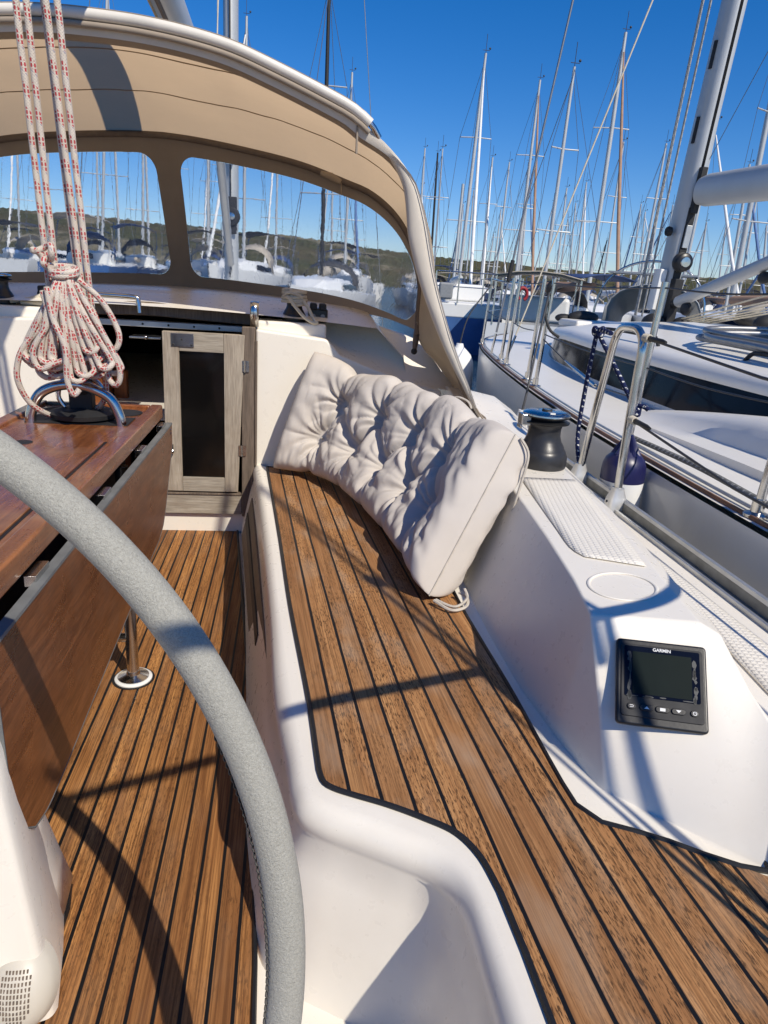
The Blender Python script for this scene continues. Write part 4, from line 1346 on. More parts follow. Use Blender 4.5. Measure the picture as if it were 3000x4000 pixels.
part(MB().prismM(rrect(W_, H_, .007), .0, .013, Md), 'display_case', M['black'], disp, bevel=.004, seg=3, angle=60)
part(MB().prismM(rrect(W_-.014, H_-.022, .005, cy=.002), .0125, .0150, Md), 'display_bezel', M['matt'], disp, bevel=.0012)
part(MB().prismM(rrect(W_-.024, .082, .003, cy=.016), .0145, .0156, Md), 'display_glass', M['cabinglass'], disp, smooth=False)
part(MB().prismM(rrect(.091, .068, .001, cy=.014), .0150, .0160, Md), 'display_screen', M['screen'], disp, smooth=False)
# dried salt and peeling film around the screen
pfs = [MB(), MB(), MB()]
random.seed(5)
for k in range(34):
    sd = random.choice((0, 0, 1, 1, 2))
    if sd == 0:
        x, y = -.0500+random.uniform(-.0015, .0015), random.uniform(-.025, .048)
    elif sd == 1:
        x, y = .0500+random.uniform(-.0015, .0015), random.uniform(-.025, .048)
    else:
        x, y = random.uniform(-.045, .045), -.0232+random.uniform(-.001, .001)
    w_, h_ = (random.uniform(.0008, .0028), random.uniform(.002, .007)) if sd < 2 else (random.uniform(.003, .009), random.uniform(.0006, .0016))
    pfs[min(sd, 2)].prismM([(x+w_*cos(a)*(1+.5*random.random()), y+h_*sin(a)*(1+.5*random.random())) for a in [2*pi*j/7 for j in range(7)]], .0157, .01585, Md)
dfm = plain('dried_film', (.05, .053, .053), .6)
for pf in pfs:
    part(pf, 'peeling_film', dfm, disp, smooth=False)
for k, (x, w_) in enumerate(((-.047, .013), (-.024, .021), (.0, .021), (.024, .021), (.048, .012))):
    bt_ = part(MB().prismM(rrect(w_, .0095, .0046, 6, x, -.0405), .0145, .0175, Md), 'display_button', M['black'], disp, bevel=.001)
    ic = MB()
    if k == 1:
        ic.prismM([(x-.004, -.0425), (x+.004, -.0425), (x, -.0385)], .0174, .0178, Md)
    elif k == 2:
        ic.prismM([(x-.004, -.0430), (x+.004, -.0430), (x+.004, -.0385), (x-.004, -.0385)], .0174, .0178, Md)
    elif k == 3:
        ic.prismM([(x-.004, -.0385), (x, -.0425), (x+.004, -.0385)], .0174, .0178, Md)
    elif k == 0:
        ic.tube([Md @ Vector((x-.003, -.0392, .0177)), Md @ Vector((x+.002, -.0392, .0177)), Md @ Vector((x+.003, -.0405, .0177)), Md @ Vector((x+.002, -.0418, .0177)), Md @ Vector((x-.003, -.0418, .0177))], .0005, 4)
    else:
        ic.tube([Md @ Vector((x+.0026*cos(a), -.0405+.0026*sin(a), .0177)) for a in [2*pi*j/16*.85+2 for j in range(17)]], .0006, 4)
        ic.tube([Md @ Vector((x, -.0405, .0177)), Md @ Vector((x, -.0375, .0177))], .0006, 4)
    io = ic.build('button_symbol', M['whitepaint'])
    io.parent = bt_
cvt = bpy.data.curves.new('lettering', 'FONT')
cvt.body = 'GARMIN'; cvt.size = .0074; cvt.align_x = 'CENTER'; cvt.align_y = 'CENTER'; cvt.extrude = .0003; cvt.offset = .00012
to = bpy.data.objects.new('lettering', cvt); COL.objects.link(to)
dg = bpy.context.evaluated_depsgraph_get()
me = bpy.data.meshes.new_from_object(to.evaluated_get(dg))
bpy.data.objects.remove(to)
me.transform(Md @ Matrix.Translation((0, .0535, .0160)))
me.materials.clear(); me.materials.append(M['whitepaint'])
to = bpy.data.objects.new('lettering', me); COL.objects.link(to)
to.parent = disp; to.matrix_parent_inverse = Matrix.Translation(-ctr)

# ================================================================== MAINSHEET TACKLE AND COIL
ms = thing('mainsheet', 'white rope with red flecks, falls of the mainsheet with a thick coil hanging on it', 'rope', (-.55, 1.93, .68))
lowb = Vector((-.555, 1.93, .72))
bt0 = Vector((-.385, 1.36, 1.70))
def fall(tx, ty, tz, bx_, by_, bz_):
    P = [Vector((tx, ty, tz)).lerp(Vector((bx_, by_, bz_)), k/30) for k in range(31)]
    P = [p+Vector((.0015*noise.noise(Vector((i*.3, tx*50, 0))), 0, 0)) for i, p in enumerate(P)]
    return P
# points measured on the falls: at the top z about 1.47 (Y 1.50) and at z about 1.05 (Y 1.70)
def through(xa, ya, za, xb, yb, zb, z0, z1):
    d = Vector((xb-xa, yb-ya, zb-za))
    f = lambda z: Vector((xa, ya, za)) + d*((z-za)/(zb-za))
    a, b = f(z0), f(z1)
    return [a.lerp(b, k/40)+Vector((.0012*noise.noise(Vector((k*.25, xa*60, 0))), 0, 0)) for k in range(41)]
Ft = [(-.607, -.601), (-.586, -.581), (-.545, -.523), (-.521, -.505)]
for xa, xb in Ft:
    part(MB().tube(through(xa, 1.87, 1.58, xb, 1.90, 1.052, 1.96, .77), .0078, 10), 'rope_fall', M['rope'], ms)
part(MB().tube(through(-.553, 1.885, 1.58, -.535, 1.915, 1.052, 1.96, .78), .0078, 10), 'rope_fall', M['rope'], ms)
# lower block behind the handle
bk2 = MB()
bk2.lathe([(.030, -.022), (.034, -.016), (.034, .016), (.030, .022)], 24, Matrix.Translation((-.555, 1.955, .735)) @ Matrix.Rotation(pi/2, 4, 'Y'))
bk2.box(-.585, -.525, 1.935, 1.975, .66, .735)
part(bk2, 'lower_block', M['matt'], ms, bevel=.004)
bk3 = MB().lathe([(.050, -.006), (.085, 0), (.088, .012), (.060, .022), (.02, .026)], 30, Matrix.Translation((-.555, 1.96, .645)))
part(bk3, 'block_base', M['matt'], ms)
part(MB().tube(cr([(-.60, 1.95, .67), (-.615, 1.95, .70), (-.60, 1.95, .74), (-.555, 1.95, .755), (-.51, 1.95, .74), (-.495, 1.95, .70), (-.51, 1.95, .67)], 30), .007, 8), 'block_bail', M['steel'], ms)
# coil: bights hanging from the gathered neck
random.seed(11)
neck = Vector((-.545, 1.862, 1.005))
RR = .0074
NL = 30
for k in range(NL):
    t = ((k*11) % NL)/(NL-1)
    layer = -1 if k < NL*.45 else (0 if k < NL*.75 else 1)
    th = radians(-23+45*t + random.uniform(-2, 2))
    Lk = random.uniform(.195, .262)*(1-.12*abs(2*t-1)) if layer > -1 else random.uniform(.205, .262)
    dl = radians(random.uniform(3.6, 6.2))
    yy = neck.y - .014 - layer*.020 + random.uniform(-.006, .006)
    top = neck + Vector((sin(th)*.030, -.012-layer*.010, .012+random.uniform(-.006, .012)))
    def rp(ang, L_, dy=0.0):
        return Vector((neck.x + sin(ang)*(L_+.03), yy+dy-.010*sin(pi*min(1, L_/.2)), neck.z + .01 - cos(ang)*L_))
    w = Lk*math.tan(dl)
    bend = radians(random.uniform(-3, 3))
    P = [top, rp(th-dl*.5, .045), rp(th-dl*.85+bend*.4, Lk*.55), rp(th-dl+bend, Lk-w*1.2),
         rp(th-dl*.75+bend, Lk-w*.35, -.004), rp(th+bend, Lk, -.006), rp(th+dl*.75+bend, Lk-w*.35, -.004),
         rp(th+dl+bend, Lk-w*1.2, .004), rp(th+dl*.85+bend*.4, Lk*.55, .006), rp(th+dl*.5, .045, .006), top+Vector((.004, .006, .004))]
    part(MB().tube(cr(P, 70), RR, 10), 'coil_loop', M['rope'], ms)
# big outer loop on the right, long tail loops, diagonal turns across the coil
part(MB().tube(cr([neck+Vector((.03, -.01, .0)), neck+Vector((.075, -.005, -.04)), neck+Vector((.105, 0, -.09)), neck+Vector((.118, .0, -.135)), neck+Vector((.104, 0, -.165)), neck+Vector((.08, .01, -.14)), neck+Vector((.05, .012, -.06))], 50), RR, 10), 'coil_loop', M['rope'], ms)
part(MB().tube(cr([neck+Vector((.03, -.03, -.01)), neck+Vector((.060, -.035, -.07)), neck+Vector((.098, -.03, -.15)), neck+Vector((.120, -.025, -.215)), neck+Vector((.110, -.02, -.252)), neck+Vector((.088, -.01, -.235)), neck+Vector((.075, .0, -.15)), neck+Vector((.04, 0, -.05))], 60), RR, 10), 'coil_loop', M['rope'], ms)
part(MB().tube(cr([neck+Vector((-.065, -.02, -.12)), neck+Vector((-.112, -.02, -.175)), neck+Vector((-.132, -.015, -.235)), neck+Vector((-.128, .0, -.285)), neck+Vector((-.110, .02, -.325)), neck+Vector((-.085, .06, -.355))], 50), RR, 10), 'rope_tail', M['rope'], ms)
part(MB().tube(cr([neck+Vector((.03, .02, -.16)), neck+Vector((.068, .03, -.23)), neck+Vector((.060, .05, -.30)), neck+Vector((.02, .10, -.345))], 40), RR, 10), 'rope_tail', M['rope'], ms)
part(MB().tube(cr([neck+Vector((-.03, -.055, -.02)), neck+Vector((-.02, -.062, -.09)), neck+Vector((.004, -.066, -.16)), neck+Vector((.002, -.064, -.235)), neck+Vector((.012, -.058, -.275)), neck+Vector((.026, -.05, -.262))], 60), RR, 10), 'coil_loop', M['rope'], ms)
part(MB().tube(cr([neck+Vector((-.045, -.04, -.03)), neck+Vector((-.035, -.050, -.10)), neck+Vector((-.075, -.052, -.17)), neck+Vector((-.065, -.050, -.215)), neck+Vector((-.025, -.052, -.20)), neck+Vector((.0, -.05, -.19))], 60), RR, 10), 'coil_loop', M['rope'], ms)
# wraps at the neck and the knot above it
wr_ = []
for k in range(52):
    a = 2*pi*k/20
    wr_.append(neck + Vector((.029*cos(a), .028*sin(a)-.012, .006+.0075*k/20+.006*sin(a))))
part(MB().tube(wr_, RR, 10), 'neck_wrap', M['rope'], ms)
kn = []
for k in range(70):
    a = 2*pi*k/70
    kn.append(neck + Vector((-.040+.016*sin(a)+.009*sin(2*a), -.022+.011*cos(3*a), .052+.018*cos(a)+.007*sin(3*a))))
part(MB().tube(kn, RR, 10, closed=True), 'rope_knot', M['rope'], ms)

# ================================================================== GUARD RAIL HOOP
hoop = thing('guard_rail_hoop', 'stainless guard rail hoop on the toe rail with cast feet', 'stanchion', (1.03, 2.08, .43))
HP = cr([(1.030, 2.222, .470), (1.033, 2.190, .66), (1.036, 2.155, .85), (1.037, 2.140, .922), (1.037, 2.118, .953), (1.037, 2.085, .966), (1.037, 2.010, .966), (1.037, 1.978, .953), (1.037, 1.956, .922), (1.036, 1.952, .85), (1.033, 1.945, .66), (1.030, 1.932, .470)], 70)
part(MB().tube(HP, .0125, 14), 'hoop_tube', M['steel'], hoop)
for y, ln in ((2.224, .15), (1.930, -.1)):
    ft = MB()
    rows = []
    for z, a, b in ((.412, .034, .030), (.425, .034, .030), (.455, .028, .025), (.482, .018, .017), (.490, .0165, .0165)):
        rows.append([Vector((1.029+a*math.copysign(abs(cos(q))**.55, cos(q)), y+b*math.copysign(abs(sin(q))**.55, sin(q)), z)) for q in [2*pi*j/24 for j in range(24)]])
    ft.grid(rows, closed_v=True); ft.add(rows[-1], [tuple(range(24))])
    fo = part(ft, 'hoop_foot', M['castalu'], hoop)
    io = MB().lathe([(.004, 0), (.004, .002), (.001, .003)], 10, Matrix.Translation((.999, y, .445)) @ Matrix.Rotation(-pi/2, 4, 'Y')).build('grub_screw', M['matt'])
    io.parent = fo
def lifeline(label, P, r, sl=None):
    o = thing('lifeline', label, 'lifeline', P[0], 'lifelines aft of the guard rail hoop')
    part(MB().tube(P, r, 8), 'wire', M['darkwire'], o)
    d = (Vector(P[-1])-Vector(P[0])).normalized()
    a = Vector(P[0])
    part(MB().tube([a+d*.03, a+d*.035, a+d*.10, a+d*.12], [.004, .008, .007, .004], 10), 'wire_sleeve', M['matt'], o)
    ls = []
    for k in range(46):
        q = 2*pi*k/9
        ls.append(a + d*(.034*(k/45)) + Vector((.010*cos(q), .0, .010*sin(q))) - d*.004)
    part(MB().tube(ls, .0028, 6), 'lashing', M['tan_rope'], o)
    e = MB().tube([a+Vector((0, .004, 0)), a+Vector((-.01, -.012, -.018)), a+Vector((-.014, -.01, -.03))], .0025, 5)
    part(e, 'lashing_tail', M['tan_rope'], o)
lifeline('upper dark wire lashed to the top of the guard rail hoop', [(1.037, 1.948, .945), (1.033, 1.4, .905), (1.03, .6, .88), (1.03, -.6, .88)], .0038)
lifeline('lower dark wire lashed half way up the guard rail hoop', [(1.034, 1.938, .705), (1.03, 1.4, .650), (1.02, .6, .62), (1.02, -.6, .62)], .0038)

# ================================================================== FENDERS
fn = thing('boat_fender', 'white fender with a navy blue top hanging by a blue rope between the two hulls', 'fender', (1.155, 2.16, .3))
T = Matrix.Translation((1.145, 2.135, .168)) @ Matrix.Diagonal((.70, .70, .76, 1))
part(MB().lathe([(.02, -.22), (.08, -.20), (.102, -.14), (.104, 0), (.104, .40)], 36, T), 'fender_body', M['whitepaint'], fn)
navyp = plain('navy_vinyl', (.012, .013, .070), .38, 0, .2, 12, .3, 40)
part(MB().lathe([(.1045, .385), (.105, .42), (.102, .455), (.092, .482), (.070, .503), (.050, .520)], 36, T), 'fender_cap', navyp, fn)
nk = MB()
rows = []
for z, r_, am in ((.505, .066, .10), (.525, .050, .20), (.548, .036, .24), (.572, .026, .22), (.590, .018, .1)):
    rows.append([T @ Vector((r_*(1+am*cos(9*q))*cos(q), r_*(1+am*cos(9*q))*sin(q), z)) for q in [2*pi*j/54 for j in range(54)]])
nk.grid(rows, closed_v=True); nk.add(rows[-1], [tuple(range(54))])
part(nk, 'fender_neck', navyp, fn)
rp = MB()
rp.tube(cr([(1.150, 2.135, .66), (1.146, 2.15, .71), (1.100, 2.22, .82), (1.052, 2.29, .925), (1.040, 2.27, .945), (1.035, 2.17, .94)], 50), .0078, 10)
rp.tube(cr([(1.043, 2.295, .930), (1.05, 2.33, .75), (1.055, 2.34, .55), (1.06, 2.27, .44), (1.08, 2.22, .40)], 50), .0078, 10)
part(rp, 'fender_rope', M['blue_rope'], fn)
k1 = MB()
cx, cy, cz, R_ = 1.044, 2.285, .938, .016
k1.tube([(cx+R_*cos(a), cy+R_*.7*sin(a), cz+R_*.7*sin(2*a+1)) for a in [2*pi*j/30 for j in range(30)]], .0082, 8, closed=True)
part(k1, 'rope_knot', M['blue_rope'], fn)
kk_ = []
for j in range(56):
    a = 2*pi*j/26
    kk_.append((1.149+.014*cos(a), 2.138+.010*sin(a), .680+.028*j/55+.006*sin(2*a)))
kk_ += [(1.172, 2.126, .716), (1.186, 2.12, .706)]
part(MB().tube(kk_, .0080, 8), 'rope_knot', M['blue_rope'], fn)

# ================================================================== STERN RAIL (behind and beside the photographer; it throws the shadows on bench and coaming)
sr = thing('stern_rail', 'stainless stern rail tubes on the starboard quarter behind the helm', 'railing', (.95, .3, .42))
part(MB().tube(cr([(1.19, .82, 1.02), (1.16, .78, 1.12), (1.07, .62, 1.135), (1.0, .56, 1.125), (.90, .52, 1.11), (.74, .40, 1.18), (.58, .25, 1.28), (.47, -.03, 1.50), (.36, -.3, 1.72)], 70), .0130, 12), 'top_tube', M['steel'], sr)
for dx, dy, r_ in ((0, 0, .0095), (-.045, .038, .005), (-.072, .060, .005)):
    part(MB().tube([(.76+dx, .345+dy, .43), (1.24+dx-(.17 if dx else 0), -.19+dy+(.19 if dx else 0), 2.0-(.55 if dx else 0))], r_, 10), 'rail_post', M['steel'], sr)
bs_ = thing('backstay', 'steel backstay tackle with a black block behind the helm', 'rigging', (1.02, .15, .9))
for dx in (0, .035):
    part(MB().tube([(.975+dx*.6, .165, 1.37), (1.09+dx, .14, 2.04), (1.31+dx*.4, .09, 3.3)], .0085, 6), 'stay_wire', M['wire'], bs_)
part(MB().ball((1.10, .13, 2.04), .035, 8, (.6, .6, 1.3)), 'stay_block', M['matt'], bs_)
# ================================================================== NEIGHBOURING YACHT
NX = 2.95
nb = thing('neighbour_yacht', 'white yacht moored alongside on the right, dark band window and bare mast', 'sailboat', (NX, 2.5, -.5))
def npart(mb, name, mat, **k):
    return part(mb, name, mat, nb, **k)
ePts = [(1.22, -3.5), (1.20, -1), (1.20, .5), (1.205, 1.4), (1.245, 2.3), (1.31, 3.2), (1.40, 4.1), (1.56, 5.3), (1.75, 6.3), (2.02, 7.1), (2.36, 7.7), (2.68, 8.05), (NX, 8.15)]
EL = cr([(x, y, 0) for x, y in ePts], 110)
def sheer(y):
    return .50 + .012*max(0, y-3)
hl = MB()
rows = []
for p in EL:
    w = NX - p.x
    zt = sheer(p.y)
    rows.append([Vector((NX-w*a, p.y-.25*max(0, p.y-6)/2*b, zt-b*1.15)) for a, b in ((1.0, 0), (1.004, .03), (1.0, .3), (.95, .6), (.80, .9), (.3, 1.0))])
hl.grid(rows)
hl.grid([[Vector((2*NX-p.x, p.y, p.z)) for p in r] for r in rows][::-1])
npart(hl, 'hull', M['hullgrey'])
dk = MB()
rows = []
for p in EL:
    w = NX - p.x
    rows.append([Vector((NX+w*s*.995, p.y, sheer(p.y)+.012+.05*(1-s*s))) for s in [k/8-1 for k in range(17)]])
dk.grid(rows)
npart(dk, 'deck', M['gel2'])
rb = MB().tube([Vector((NX-(NX-p.x)*.985, p.y, sheer(p.y)+.018)) for p in EL if p.y < 7.9], .007, 6)
npart(rb, 'rub_strake', plain('brown_rubbing_strip', (.16, .075, .035), .6, 0, .25, 20))
rb = MB().tube([Vector((NX-(NX-p.x)*.962, p.y, sheer(p.y)+.026)) for p in EL if p.y < 7.9], .005, 6)
npart(rb, 'deck_rail', M['alu'])
# cabin
cab = [(1.90, .2, .52), (1.87, 1.2, .52), (1.84, 2.4, .52), (1.845, 3.3, .525), (1.885, 4.2, .53), (2.03, 5.2, .535), (2.24, 5.85, .54), (2.52, 6.35, .55), (2.75, 6.6, .55), (NX, 6.72, .55)]
CB = cr(cab, 70)
secs = [(0, 0), (.02, .05), (.045, .20), (.02, .215), (.035, .270), (.10, .290), (.35, .335), (.7, .385), (1.0, .42)]
side, band, roof = [], [], []
for p in CB:
    w = NX - p.x
    fade = 1 - .30*max(0, (p.y-4.9))/1.8
    k = max(.02, w)
    f = lambda dx, dz: Vector((p.x + min(dx*(1 if dx < .06 else 1), 1)*(.9 if dx < .06 else w), p.y - (dx*.8 if p.y > 5.5 else 0)*(.3 if dx < .06 else (p.y-5.5)*.55), p.z+dz*fade))
    side.append([f(0, -.03), f(.006, .035)])
    band.append([f(.006, .030), f(.045, .205)])
    roof.append([f(.045, .2), f(.018, .205), f(.016, .222), f(.035, .262), f(.075, .284), f(.3, .325), f(.65, .365), f(1.0, .385)])
def m2(rows):
    return [[Vector((2*NX-p.x, p.y, p.z)) for p in r] for r in rows][::-1]
npart(MB().grid(side).grid(m2(side)), 'cabin_side', M['gel2'])
npart(MB().grid(band).grid(m2(band)), 'cabin_window', M['cabinglass'])
npart(MB().grid(roof).grid(m2(roof)), 'cabin_roof', M['gel2'])
# grey moulding line along the cabin foot
gl_ = MB().tube([Vector((p.x-.05, p.y, .527+.004)) for p in CB if p.y < 6.0], .012, 6)
npart(gl_, 'cabin_foot_trim', M['grey'])
# opening ports seen as faint frames in the dark window
# cockpit coaming rising aft, in front of the window
cw = []
for i in range(30):
    y = 3.15 - i*.16
    h = .165*min(1, max(0, (3.15-y)/1.05))**.8
    w0 = 1.50 + .06*(1-min(1, (3.15-y)/1.0))
    cw.append([Vector((w0, y, .50)), Vector((w0+.005, y, .515+h*.25)), Vector((w0+.09, y, .518+h*.35)), Vector((w0+.12, y, .522+h*.8)), Vector((w0+.16, y, .53+h)), Vector((w0+.30, y, .53+h)), Vector((w0+.36, y, .50))])
npart(MB().grid(cw), 'cockpit_coaming', M['gel2'])
# mast with groove, fittings, boom and vang (leaning slightly to starboard)
mb0 = Vector((2.905, 5.30, .80)); mt = Vector((3.36, 4.95, 13.2))
md = (mt-mb0).normalized(); mx = Vector((1, 0, 0)); mx = (mx-md*mx.dot(md)).normalized(); my = md.cross(mx)
rows = []
for t in (0, .1, .25, .5, 1):
    c = mb0.lerp(mt, t)
    rows.append([c + mx*(.068*math.copysign(abs(cos(a))**.8, cos(a))) + my*(.104*math.copysign(abs(sin(a))**.8, sin(a))) for a in [2*pi*j/32 for j in range(32)]])
ms_ = MB().grid(rows, closed_v=True); ms_.add(rows[-1], [tuple(range(32))])
nmast = npart(ms_, 'mast', M['mastalu'])
def onm(z, dx=0, dy=0):
    t = (z-mb0.z)/(mt.z-mb0.z)
    return mb0.lerp(mt, t) + mx*dx + my*dy
aft = -1 if (my.y > 0) else 1
gr_ = MB()
a_, b_ = onm(1.0, 0, aft*.1035), onm(12.8, 0, aft*.1035)
gr_.grid([[a_-mx*.010, a_+mx*.010], [b_-mx*.010, b_+mx*.010]])
sp(gr_, 'mast_groove', M['matt'], nmast, solid=.006)
def fitbox(z0, z1, w, d0, d1, mat, name, bevel=.004):
    mbx = MB()
    P = []
    for z in (z0, z1):
        for dy in (d0, d1):
            for dx in (-w, w):
                P.append(onm(z, dx, aft*dy))
    mbx.add(P, [(0, 2, 3, 1), (4, 5, 7, 6), (0, 1, 5, 4), (1, 3, 7, 5), (3, 2, 6, 7), (2, 0, 4, 6)])
    return sp(mbx, name, mat, nmast, bevel=bevel)
fitbox(1.17, 1.72, .028, .098, .116, M['matt'], 'mast_bracket')
fitbox(1.44, 1.60, .022, .112, .127, M['alu'], 'bracket_plate')
fitbox(1.68, 1.99, .022, .098, .15, M['matt'], 'gooseneck')
fitbox(.82, 1.22, .035, .098, .17, M['matt'], 'vang_bracket')
wq = onm(1.34, 0, aft*.115)
Mq = Matrix.Translation(wq) @ Vector((0, aft*1.0, 0)).to_track_quat('Z', 'Y').to_matrix().to_4x4()
if (Mq.to_3x3() @ Vector((0, 0, 1))).y > 0:
    pass
wqz = Matrix.Translation(wq) @ Matrix.Rotation(pi/2, 4, 'X')
sp(MB().lathe([(.055, -.01), (.070, 0), (.072, .02), (.052, .035), (.052, .05), (.066, .058), (.06, .066), (.03, .07)], 28, wqz), 'mast_winch', M['black'], nmast)
sp(MB().lathe([(.001, .078), (.035, .077), (.040, .066)], 24, wqz, cap=False), 'winch_cap', M['steel'], nmast)
sp(MB().lathe([(.001, 0), (.032, 0), (.036, .02), (.03, .035), (.001, .036)], 20, Matrix.Translation(onm(1.55, -.09, aft*.03)) @ Matrix.Rotation(-pi/2, 4, 'Y')), 'mast_fitting', M['matt'], nmast)
for z in (2.15, 2.62, 3.25):
    sl_ = MB().tube([onm(z, -.0685, aft*.015), onm(z+.17, -.0685, aft*.015)], .016, 8)
    sp(sl_, 'mast_slot', M['matt'], nmast)
wb = MB()
P = [onm(z, dx, aft*dy) for z in (.98, 1.28) for dy in (-.02, .085) for dx in (-.125, -.070)]
wb.add(P, [(0, 2, 3, 1), (4, 5, 7, 6), (0, 1, 5, 4), (1, 3, 7, 5), (3, 2, 6, 7), (2, 0, 4, 6)])
sp(wb, 'mast_box', M['whitepaint'], nmast, bevel=.006)
for z, L_ in ((5.4, 1.05), (8.8, .85)):
    sp(MB().tube([onm(z), onm(z+.08, -L_, -aft*.1)], .02, 8).tube([onm(z), onm(z+.08, L_, -aft*.1)], .02, 8), 'spreader', M['mastalu'], nmast)
g0, g1 = onm(1.83, 0, aft*.16), Vector((2.92, .2, 1.62))
dr = (g1-g0).normalized(); sx = dr.cross(Vector((0, 0, 1))).normalized(); sy = sx.cross(dr)
rows = []
for t in (0, .02, .3, .6, 1):
    c = g0.lerp(g1, t); k = .86 if t == 0 else 1
    rows.append([c + sx*(.066*k*cos(a)) + sy*(.108*k*math.copysign(abs(sin(a))**.85, sin(a))) for a in [2*pi*j/32 for j in range(32)]])
bm2 = MB().grid(rows, closed_v=True); bm2.add(rows[0][::-1], [tuple(range(32))]); bm2.add(rows[-1], [tuple(range(32))])
nboom = npart(bm2, 'boom', M['mastalu'])
v0, v1 = onm(1.06, 0, aft*.22), Vector((2.915, 3.05, 1.62))
nv = npart(MB().tube([v0, v0.lerp(v1, .55)], .043, 14), 'boom_vang', M['mastalu'])
sp(MB().tube([v0.lerp(v1, .5), v1], .034, 12).tube([v0.lerp(v1, .55), v0.lerp(v1, .57)], .047, 12), 'vang_rod', M['alu'], nv)
sp(MB().tube([v0-(v1-v0).normalized()*.08, v0+(v1-v0).normalized()*.02], .035, 10).ball(v0.lerp(v1, .06)+Vector((.0, 0, -.08)), .05, 8, (.6, 1.3, 1)), 'vang_block', M['matt'], nv)
sp(MB().ball(v0.lerp(v1, .46)+Vector((0, 0, -.085)), .042, 8, (.6, 1.4, .9)).tube([v0.lerp(v1, .46)+Vector((0, 0, -.085)), v0.lerp(v1, .66)+Vector((0, 0, -.04))], .008, 6), 'vang_block', M['matt'], nv)
# halyards alongside the mast, shrouds, lines from the mast foot
rgg = MB()
for z1, dx, dy in ((9, -.17, -.03), (11.5, -.20, .02), (12, -.235, -.05), (12, -.27, .03), (8, -.14, -.08)):
    rgg.tube([onm(.92, dx*.8, aft*dy), onm(z1*.5, dx, aft*dy), onm(z1, dx*.45, aft*dy*.5)], .0065, 6)
npart(rgg, 'halyard', ropemat('flecked_halyard', (.42, .42, .40), (.06, .07, .10), None, .05, .45, .8))
def shroud_to(foot_, x2, y2, z2, r, mat, name='shroud'):
    return npart(MB().tube([foot_, Vector((x2, y2, z2))], r, 8), name, mat)
cpl = Vector((1.600, 5.40, .565))
f2 = lambda a, b, t: a + (b-a)*t
d1 = (Vector((2.054, 5.4, 2.993))-Vector((1.835, 5.4, 1.05))); d1.y = -.02
shroud_to(cpl, 1.620, 5.40, .72, .010, M['steel'], 'turnbuckle')
shroud_to(Vector((1.622, 5.4, .73)), *(Vector((1.622, 5.40, .73))+Vector((.47, -.05, 4.0))*1.15), .0085, M['wire'])
d2 = Vector((2.435, 5.4, 3.034))-Vector((1.823, 5.4, .972))
cp2 = Vector((1.690, 5.25, .58))
shroud_to(cp2, *(cp2+d2*.07), .010, M['steel'], 'turnbuckle')
shroud_to(cp2+d2*.07, *(cp2+d2*2.2), .0062, M['tan_rope'])
npart(MB().tube([Vector((1.622, 5.4, .73))+Vector((.47, -.05, 4.0))*.095, Vector((1.622, 5.4, .73))+Vector((.47, -.05, 4.0))*.135], .017, 8), 'shroud_boot', M['matt'])
ln = MB()
for k in range(6):
    ln.tube([onm(.92, .05+.03*k, aft*(.15+.03*k)), Vector((3.25+.33*k, 4.0-.25*k, 1.25+.08*k)), Vector((4.3+.4*k, 2.4, 1.75+.10*k))], .006, 6)
npart(ln, 'control_line', M['tan_rope'])
# foot of the mast: blocks, winch covers, black bags
bg = MB().ball(onm(.88, -.10, aft*.10), .085, 10, (1, 1.2, .9)).ball(onm(.90, .1, aft*.18), .07, 8, (1.2, 1, .8))
npart(bg, 'mast_foot_cover', M['matt'])
bg = MB().ball((3.02, 4.1, .955), .085, 10, (1.6, .9, .75)).ball((3.12, 4.05, 1.0), .06, 8, (1.4, .8, .9))
npart(bg, 'winch_cover', M['matt'])
bg = MB().ball((3.45, 4.9, .96), .11, 10, (1.5, 1, .5)).ball((2.45, 5.7, .88), .085, 8, (1.6, .9, .6)).ball((2.30, 5.75, .86), .06, 8, (1.3, .9, .6))
npart(bg, 'rope_bag', M['matt'])
for x0, x1, y0, y1 in ((1.98, 2.00, 3.55, 4.35), (2.00, 2.03, 2.0, 2.9)):
    hd = MB().tube(cr([(x0, y0, .80), (x0, y0+.04, .845), (x0+.005, y0+.12, .862), (x1, y1-.12, .862), (x1, y1-.04, .845), (x1, y1, .80)], 30), .010, 8)
    npart(hd, 'cabin_handrail', M['matt'])
# folded bimini hoops lying on the roof
for k, (w_, z_, mm_) in enumerate(((.0, .885, M['wire']), (.05, .905, M['wire']), (.10, .862, M['grey']))):
    q = MB().tube(cr([(2.02+w_*.2, 2.42-w_, z_-.035), (2.03+w_, 2.75, z_), (2.06+w_, 3.2, z_+.01), (2.15, 3.38+w_, z_+.02), (2.4, 3.42+w_, z_+.035), (3.2, 3.4+w_, z_+.05), (3.7, 3.35+w_, z_+.05)], 50), .0145, 10)
    npart(q, 'bimini_hoop', mm_)
npart(MB().lathe([(.035, 0), (.035, .012), (.018, .018), (.018, .05)], 16, Matrix.Translation((2.02, 2.40, .815))).ball((2.02, 2.40, .868), .025, 8), 'hoop_socket', M['steel'])
hb = MB().box(2.25, 2.75, 5.35, 5.75, .80, .86)
npart(hb, 'deck_hatch', M['gel2'], bevel=.02)
